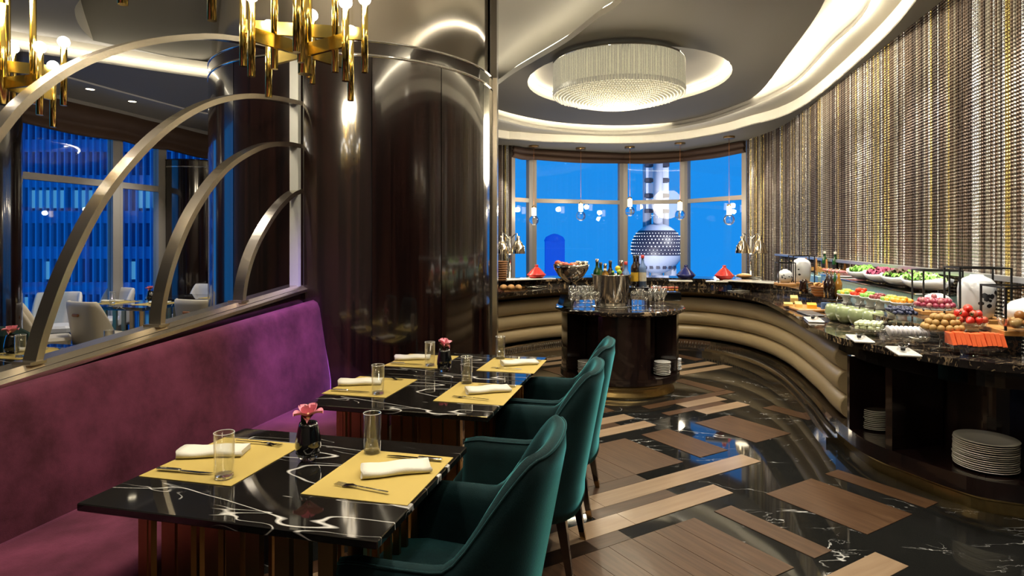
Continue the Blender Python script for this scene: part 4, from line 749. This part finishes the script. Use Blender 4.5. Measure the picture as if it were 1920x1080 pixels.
# heaps of round fruit on stands
def heap(q, r, z, n, fr_, mats, name, label, grp, sz=(1, 1, 1)):
    ms = [(MB().lathe([(0, -fr_*1.35), (fr_*.45, -fr_*1.0), (fr_*.9, -.1*fr_), (fr_*.98, fr_*.4), (fr_*.6, fr_*.85), (0, fr_*.8)], 12) if name == 'strawberry' else MB().sphere(fr_, (0, 0, 0), 12, 8, *sz)).mesh(name, m_) for m_ in mats]; k = 0; lay = 0
    cal = MB().lathe([(0, fr_*.86), (fr_*.7, fr_*.8), (fr_*.55, fr_*.95)], 6).mesh('calyx', 'leaf') if name == 'strawberry' else None
    while k < n:
        rr = r-lay*fr_*1.15; 
        if rr < 0: break
        rg = rr
        while rg > -fr_ and k < n:
            c = max(1, int(2*PI*max(rg, .001)/(fr_*2.05))) if rg > fr_*.5 else 1
            for i in range(c):
                if k >= n: break
                a = 2*PI*i/c+lay*.5; ob_ = one(name, ms[k % len(ms)], label, 'fruit', q+Vector((max(rg, 0)*math.cos(a), max(rg, 0)*math.sin(a), z+fr_*.9+lay*fr_*1.45+jit(.002))), grp, rot=(jit(.6), jit(.6), jit(3)) if not cal else (jit(1.9), jit(1.2), jit(3))); k += 1
                if cal: inst('calyx', cal, ob_)
            rg -= fr_*2
        lay += 1
q = W(1767, 657, ZL); cake_stand(q, .12, .125, 'tall glass stand heaped with brown longans'); heap(q, .095, .125, 46, .0205, ['longan'], 'longan', 'brown longan heaped on the tall glass stand', 'longans')
q = W(1815, 620, ZU); cake_stand(q, .10, .05, 'glass stand heaped with red strawberries'); heap(q, .075, .05, 30, .023, ['strawberry', 'strawberry', 'fruit_red'], 'strawberry', 'red strawberry heaped on the glass stand', 'strawberries', (1, .95, 1.2))
q = W(1752, 607, ZU); cake_stand(q, .125, .11, 'tallest glass stand heaped with red grapes'); heap(q, .1, .11, 60, .017, ['grape', 'grape', 'grape_pale'], 'grape', 'red grape heaped on the tallest glass stand', 'grapes', (1, 1, 1.2))
q = W(1690, 597, ZU); t = thing('berry_tray', 'low glass tray of blueberries on the lower tier', 'tray', q, 1.2); MB().bbox(-.15, .15, -.07, .07, .03, .04, .003).build('tray', 'clear_glass', t)
for s in (-1, 1): MB().box(s*.13-.01, s*.13+.01, -.06, .06, 0, .03).build('foot', 'clear_glass', t)
bm_ = MB().sphere(.0125, (0, 0, 0), 8, 6).mesh('blueberry', 'blueberry')
for i in range(110): x = -.135+.27*((i*7) % 19)/18; y = -.06+.12*((i*5) % 11)/10; one('blueberry', bm_, 'blueberry on the low glass tray', 'fruit', q+Matrix.Rotation(1.2, 3, 'Z') @ Vector((x+jit(.008), y+jit(.006), .052+(.018 if i > 70 else 0)+jit(.002))), 'blueberries')
# ---- upper tier: jars in frames
def jar(p, prof, label, ink, sc2=1.0):
    t = thing('porcelain_jar', label, 'jar', p, random.random(), 'porcelain jars'); t.scale = (sc2,)*3
    MB().lathe(prof, 32).build('body', 'white_porcelain', t)
    def rad(z):
        for (r0, z0), (r1, z1) in zip(prof, prof[1:]):
            if min(z0, z1) <= z <= max(z0, z1) and z0 != z1: return r0+(r1-r0)*(z-z0)/(z1-z0)
        return .05
    for k in range(ink):
        a = -PI/2+jit(1.3)-random.random()*.3; H = max(z for r, z in prof); z = H*random.uniform(.3, .62); s = H*random.uniform(.03, .075); rows = []
        for i in range(5):
            u = (i/4-.5)*2; ww = s*math.sqrt(max(0, 1-u*u))+.001; zz = z+u*s*.9
            rows.append([((rad(zz)+.0015)*math.cos(a+j*ww/rad(zz)), (rad(zz)+.0015)*math.sin(a+j*ww/rad(zz)), zz) for j in (-1, -.4, .4, 1)])
        MB().grid(rows).build('ink_motif', 'ink', t)
def frame(p, w, d, h, label, rz=0):
    t = thing('display_frame', label, 'frame', p, rz, 'black cube frames'); e = .005
    MB().bbox(-w/2-.01, w/2+.01, -d/2-.01, d/2+.01, 0, .03, .003).build('wooden_base', 'tan_wood', t)
    for x in (-w/2, w/2):
        for y in (-d/2, d/2): MB().box(x-e, x+e, y-e, y+e, .03, h).build('upright', 'black_wire', t)
        MB().box(x-e, x+e, -d/2, d/2, h-2*e, h).build('top_bar', 'black_wire', t)
    for y in (-d/2, d/2): MB().box(-w/2, w/2, y-e, y+e, h-2*e, h).build('top_bar', 'black_wire', t)
tall = [(0, 0), (.085, 0), (.1, .02), (.115, .1), (.118, .2), (.11, .255), (.085, .285), (.045, .305), (.04, .315), (.03, .315), (0, .31)]
squat = [(0, 0), (.09, 0), (.13, .03), (.165, .09), (.16, .13), (.12, .175), (.06, .2), (.05, .205), (0, .205)]
roundj = [(0, 0), (.05, 0), (.09, .04), (.105, .09), (.095, .14), (.06, .175), (.03, .185), (.03, .195), (0, .195)]
q = W(1472, 535, ZU); frame(q, .19, .19, .28, 'small black wire frame around the spotted round jar', -.2); jar(q+Vector((0, 0, .031)), roundj, 'small round white jar with dark spots in a wire frame', 8, .85)
q = W(1506, 534, ZU); frame(q+Vector((0, .05, 0)), .24, .24, .36, 'taller black wire frame beside the wooden racks', -.2); jar(q+Vector((0, .05, .031)), tall, 'tall white jar beside the wooden racks', 3, .95)
q = W(1800, 608, ZU); qv = q+Vector((0, .1, 0))
qj = W(1832, 590, ZU); qj.y = min(qj.y, 4.4); qj = Vector((.755*4.12, 4.12, ZU)); frame(qj+Vector((0, 0, 0)), .29, .23, .37, 'large black wire frame around the tall ink-painted jar', TA); jar(qj+Vector((0, 0, .031)), tall, 'tall white jar with black ink plants behind the strawberries', 22, .92)
qk = Vector((.69*4.58, 4.58, ZU)); frame(qk+Vector((0, 0, 0)), .25, .21, .33, 'black wire frame behind the grapes', TA); jar(qk+Vector((0, 0, .031)), squat, 'rounded white jar behind the grapes', 5, .6)
qr = Vector((.83*3.62, 3.62, ZU)); frame(qr+Vector((.02, 0, 0)), .34, .28, .28, 'black wire frame at the right edge around the squat jar', TA); jar(qr+Vector((.1, .05, .031)), squat, 'squat white jar with ink motif cut by the right edge', 10, .85)
t = thing('glass_fruit_bowl', 'clear bowl of brown pears before the squat jar at the right edge', 'bowl', qr+Vector((-.10, -.09, .031)), 0); MB().lathe([(0, 0), (.05, 0), (.09, .03), (.1, .07), (.096, .07), (.085, .03), (0, .008)], 28).build('bowl', 'clear_glass', t)
heap(qr+Vector((-.10, -.09, .02)), .05, .03, 9, .028, ['apple', 'longan'], 'pear', 'brown pear in the clear bowl at the right edge', 'pears in the clear bowl')
# ---- upper tier: ice steps, salad boats, meats, cups
dR = Vector((.21, 1, 0)).normalized(); aR = math.atan2(dR.y, dR.x)
def rb(y, d): return Vector((wx(y)-d, y, ZU))                 # a place on the upper tier, d metres off the wall
t = thing('ice_step', 'long pale aqua glass step carrying the salad boats', 'stand', rb(5.75, .22), aR); MB().bbox(-.96, .96, -.16, .16, 0, .12, .006).build('block', 'ice', t); MB().bbox(-.98, .98, -.18, .18, .12, .132, .003).build('top', 'chrome', t)
t = thing('ice_step', 'short pale aqua glass step carrying the cold meats', 'stand', rb(7.15, .2), aR); MB().bbox(-.35, .35, -.15, .15, 0, .12, .006).build('block', 'ice', t); MB().bbox(-.36, .36, -.16, .16, .12, .132, .003).build('top', 'chrome', t)
t = thing('ice_step', 'pale aqua glass step under the wooden racks', 'stand', rb(8.05, .21), aR); MB().bbox(-.48, .48, -.15, .15, 0, .1, .006).build('block', 'ice', t)
boat = MB(); rows = []
for i in range(13):
    u = -1+2*i/12; w = .13*math.sqrt(max(.02, 1-abs(u)**2.4)); z = .085+.035*u*u; rows.append([(u*.3, -w, z), (u*.3, -w*.8, .04+.03*u*u), (u*.27, -w*.45, .006+.03*u*u), (u*.27, w*.45, .006+.03*u*u), (u*.3, w*.8, .04+.03*u*u), (u*.3, w, z), (u*.29, w*.9, z-.008), (u*.28, 0, .05+.03*u*u), (u*.29, -w*.9, z-.008)])
boat.grid(rows, True, True); boat.add(rows[0], [tuple(range(9))]); boat.add(rows[-1], [tuple(range(8, -1, -1))]); boatm = boat.mesh('dish', 'white_porcelain')
def leafy(n, mat, r, parent):
    m = MB()
    for _ in range(n):
        a, x, y = random.random()*6.3, jit(.21), jit(.07); s = random.uniform(.02, .045); z = .085+random.random()*.06*(1-abs(x)/.25); rows = []
        for i in range(4):
            u = i/3; rows.append([(x+s*(u*math.cos(a)-k*.8*math.sin(a)), y+s*(u*math.sin(a)+k*.8*math.cos(a)), z+.02*u*(1-u)*3+.012*math.sin(k*3+u*5+a)) for k in (-1, -.5, 0, .5, 1)])
        m.grid(rows)
    m.build('leaves', mat, parent)['kind'] = 'stuff'
for y, cols, l in ((6.42, ('lettuce', 'lettuce'), 'white boat dish of bright green lettuce'), (5.93, ('radicchio', 'radicchio'), 'white boat dish of purple radicchio leaves'), (5.48, ('lettuce', 'dark_leaf'), 'white boat dish of mixed dark leaves'), (5.04, ('lettuce', 'melon'), 'white boat dish of pale salad nearest the wire frames')):
    t = thing('salad_boat', l, 'dish', rb(y, .22)+Vector((0, 0, .133)), aR+.1, 'salad boats'); inst('dish', boatm, t)
    for c in cols: leafy(70, c, 0, t)
q = rb(7.15, .21)+Vector((0, 0, .133)); tag(MB().bbox(-.3, .3, -.145, .145, 0, .015, .005).build('meat_platter', 'white_porcelain', None, q, aR), 'flat white platter of folded cold meats', 'platter')
slm = [MB().sphere(.045, (0, 0, 0), 12, 6, 1.3, .5, .35).mesh('meat_slice', m_) for m_ in ('salami', 'prosciutto')]
for i in range(33): one('meat_slice', slm[(i//11) % 2], 'folded slice of cold meat on the flat platter', 'meat', q+Matrix.Rotation(aR, 3, 'Z') @ Vector((-.26+.052*(i % 11), -.1+.1*(i//11), .034+.012*(i//11))), 'cold meat slices', aR+PI/2+jit(.2))
oil = thing('oil_caddy', 'wire caddy of tall oil bottles with pourers', 'caddy', W(1562, 563, ZU), 0); MB().bbox(-.07, .07, -.07, .07, 0, .012, .003).build('base', 'black_metal', oil)
for i, (x, y, m_) in enumerate(((-.035, -.03, 'brown_bottle'), (.035, -.03, 'amber_bottle'), (-.035, .035, 'brown_bottle'), (.035, .035, 'green_bottle'))):
    t = thing('oil_bottle', '%s bottle with a metal pourer in the wire caddy' % ('dark vinegar', 'golden oil', 'rear dark soy', 'rear green oil')[i], 'bottle', oil.location+Vector((x, y, .013)), 0, 'oil bottles'); MB().lathe([(0, 0), (.03, 0), (.03, .15), (.012, .19), (.011, .23), (0, .23)], 16).build('glass_body', m_, t); MB().tube([(0, 0, .23), (0, 0, .26), (.015, 0, .275)], .005, 6).build('pourer', 'chrome', t)
q = W(1541, 555, ZU); t = thing('bread_basket', 'small round wicker basket beside the oil bottles', 'basket', q); MB().lathe([(0, 0), (.07, 0), (.095, .06), (.1, .09), (.092, .09), (.065, .01), (0, .01)], 20).build('body', 'basket', t)
for z, r_ in ((.02, .08), (.045, .092), (.07, .098), (.09, .1)): MB().tube([(r_*math.cos(2*PI*i/20), r_*math.sin(2*PI*i/20), z) for i in range(20)], .007, 5, closed=True).build('weave', 'basket', t)
crm = MB().bbox(-.035, .035, -.02, .02, -.008, .008, .004).mesh('cracker', 'bread')
for i in range(9): one('cracker', crm, 'brown cracker in the small wicker basket', 'bread', q+Vector((.05*math.cos(i*.7), .05*math.sin(i*.7), .095+.004*i)), 'crackers', rot=(jit(.7), jit(.7), i))
cup = MB().lathe([(0, 0), (.05, 0), (.052, .008), (.035, .02), (.04, .05), (.095, .075), (.1, .085), (.094, .084), (0, .06)], 24).mesh('pedestal_dish', 'white_porcelain')
fb = MB().sphere(.02, (0, 0, 0), 10, 6); fdm = {m_: MB().sphere(.022, (0, 0, 0), 10, 6, 1, 1, .8).mesh('vegetable', m_) for m_ in ('corn', 'cucumber', 'tomato', 'bean', 'carrot', 'lettuce')}
for i, (px, py, cs, l) in enumerate(((1588, 569, ('corn', 'cucumber'), 'yellow corn'), (1613, 572, ('tomato',), 'red cherry tomatoes'), (1632, 576, ('cucumber', 'lettuce'), 'chopped green herbs'), (1650, 580, ('bean',), 'dark red beans'), (1672, 584, ('corn', 'cucumber'), 'mixed yellow and green pickles'), (1692, 588, ('carrot',), 'orange carrots'))):
    q = W(px, py, ZU+.001); t = thing('pedestal_dish', 'white pedestal dish of %s on the upper tier' % l, 'dish', q, 0, 'pedestal dishes'); inst('dish', cup, t, scale=(.8, .8, 1))
    for k in range(11 if l != 'red cherry tomatoes' else 14):
        a = k*2.4; r_ = .018*math.sqrt(k) if k < 11 else .03; one('vegetable', fdm[cs[k % len(cs)]], 'piece of food in the pedestal dish of '+l, 'vegetable', q+Vector((r_*1.05*math.cos(a), r_*1.05*math.sin(a), .092+(.02 if r_ < .03 else .006)+(.03 if k > 10 else 0))), 'food: '+l)
def rack(p, rz, label):
    t = thing('wooden_rack', label, 'rack', p, rz, 'wooden racks'); t.scale = (.62, .62, .8)
    for s in (-1, 1):
        for e in (-1, 1): MB().box(-.012, .012, -.01, .01, 0, .27, Matrix.Translation((s*.17, e*.085, 0)) @ Matrix.Rotation(e*.3, 4, 'X')).build('slanted_post', 'tan_wood', t)
    MB().box(-.19, .19, -.09, .09, .05, .065).build('tray', 'tan_wood', t); MB().box(-.19, .19, -.1, -.085, .05, .11).build('front_board', 'tan_wood', t)
    leaf_ = MB()
    for _ in range(14): leaf_.sphere(.025, (jit(.14), jit(.05), .085+random.random()*.02), 8, 5, 1.2, .8, .5)
    leaf_.build('garnish', random.choice(['bread', 'cheese']), t)['kind'] = 'stuff'
for px, Yr, l in ((1530, 8.3, 'wooden A-frame rack, left one beside the tall jar'), (1550, 7.95, 'wooden A-frame rack in the middle with two bottles above'), (1570, 7.62, 'wooden A-frame rack at the right next to the cold meats')): rack(P2(px, Yr)+Vector((-.02, 0, ZU+.101)), TA, l)
for px, Yb, l in ((1549, 8.13, 'left'), (1569, 7.79, 'right')): bottle(P2(px, Yb)+Vector((-.02, 0, ZU+.101)), 'green_bottle', l+' dark wine bottle standing behind the wooden racks', .30, .036, 'ink', 'paper_label', 'wine bottles behind the racks')
q = W(1507, 551, ZU); t = thing('coffee_grinder', 'dark pepper pot with a handle on the upper tier', 'pot', q); MB().lathe([(0, 0), (.04, 0), (.045, .06), (.035, .11), (.04, .13), (.02, .15), (0, .15)], 18).build('body', 'brown_bottle', t); MB().tube(cr([(.04, 0, .1), (.09, .0, .11), (.1, 0, .06), (.05, 0, .03)], 6), .006, 6).build('handle', 'black_metal', t)
# ================================================================== OUTSIDE
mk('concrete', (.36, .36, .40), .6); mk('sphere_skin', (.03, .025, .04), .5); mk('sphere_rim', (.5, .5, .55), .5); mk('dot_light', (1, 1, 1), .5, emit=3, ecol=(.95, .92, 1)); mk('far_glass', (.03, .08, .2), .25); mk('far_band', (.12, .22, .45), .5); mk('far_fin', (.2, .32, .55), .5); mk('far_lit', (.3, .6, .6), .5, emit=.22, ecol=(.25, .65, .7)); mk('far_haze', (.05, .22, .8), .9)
D = 600; S = R(1231.5, 466, D); SR = 47.5/F*D
tw = thing('tower', 'tall grey tower with a dotted sphere seen through the bay window', 'tower', (S.x, S.y, 0))
z0 = S.z
MB().lathe([(SR*math.sin(a), z0-SR*math.cos(a)) for a in [PI*i/24 for i in range(10, 19)]], 48).build('sphere_band', 'sphere_skin', tw)
MB().lathe([(SR*.995*math.sin(a), z0-SR*.995*math.cos(a)) for a in [PI*i/24 for i in range(0, 11)]], 48).build('lower_sphere', 'concrete', tw); MB().lathe([(SR*.995*math.sin(a), z0-SR*.995*math.cos(a)) for a in [PI*i/24 for i in range(18, 25)]], 48).build('upper_sphere', 'sphere_rim', tw)
dots = MB(); 
for r_ in range(7):
    ph = PI*(10.6+r_*1.05)/24
    for i in range(44):
        a = 2*PI*(i+.5*(r_ % 2))/44; c = (SR*1.003*math.sin(ph)*math.cos(a), SR*1.003*math.sin(ph)*math.sin(a), z0-SR*1.003*math.cos(ph)); dots.sphere(.33+(.22 if -PI/2-.5 < a-2*PI < -PI/2+.3 and 1 < r_ < 6 else 0), c, 6, 4)
dots.build('light_dots', 'dot_light', tw)['kind'] = 'stuff'
for i in range(18): a = 2*PI*i/18; MB().box(-1.6, 1.6, -.5, .5, -2, 2, Matrix.Translation((SR*.72*math.cos(a), SR*.72*math.sin(a), z0-SR*.70)) @ Matrix.Rotation(a+PI/2, 4, 'Z')).build('porthole', 'sphere_skin', tw)
for dx in (-8.6, 8.6): MB().cyl((dx, 4, z0+SR*.8), (dx, 4, z0+SR+90), 4.2, 20).build('shaft', 'concrete', tw)
MB().cyl((0, -5, z0+SR*.8), (0, -5, z0+SR+90), 4.6, 20).build('shaft', 'concrete', tw)
for k in range(6):
    for dx in (-7.6, 7.6): z = z0+SR+10+k*15; MB().box(dx-4.2, dx+4.2, -2.4, 4, z, z+3.4).build('landing', 'sphere_skin', tw); MB().box(dx-3.4, dx+3.4, -1.9, 4, z+4, z+14).build('lit_wall', 'sphere_rim', tw)
for s in (-1, 0, 1): MB().cyl((s*13, 0, z0-SR*.8), (s*15, 0, z0-120), 6, 16).build('leg', 'concrete', tw)
for dx, dy, dz, e in ((-30, -70, -30, 3e5), (40, -60, 40, 3.5e5)): lamp('POINT', 'floodlight', (S.x+dx, S.y+dy, z0+dz), e, (1, .95, .95), shadow_soft_size=3)
bd = thing('office_block', 'blue glass office block with vertical fins seen through the left windows', 'building', (-30, 45, 0)); MB().box(-32, 16, 0, 25, -60, 40).build('glass_wall', 'far_glass', bd)
fm_ = MB().box(-.035, .035, -.35, 0, -60, 40).mesh('fin', 'far_fin'); bn = MB().box(-32, 16, -.12, 0, 0, .9).mesh('floor_band', 'far_band'); pn = MB().box(-.28, .28, -.08, 0, 0, 1.3).mesh('lit_pane', 'far_lit')
for i in range(62): inst('fin', fm_, bd, (-16+i*.52, 0, 0))
for k in range(14): inst('floor_band', bn, bd, (0, 0, -18+2.6*k))
for i in range(70): inst('lit_pane', pn, bd, (-15.75+.52*random.randint(0, 58), 0, -18+2.6*random.choice([4, 5, 6, 7, 8, 8, 8, 8, 8, 8])+1.1))
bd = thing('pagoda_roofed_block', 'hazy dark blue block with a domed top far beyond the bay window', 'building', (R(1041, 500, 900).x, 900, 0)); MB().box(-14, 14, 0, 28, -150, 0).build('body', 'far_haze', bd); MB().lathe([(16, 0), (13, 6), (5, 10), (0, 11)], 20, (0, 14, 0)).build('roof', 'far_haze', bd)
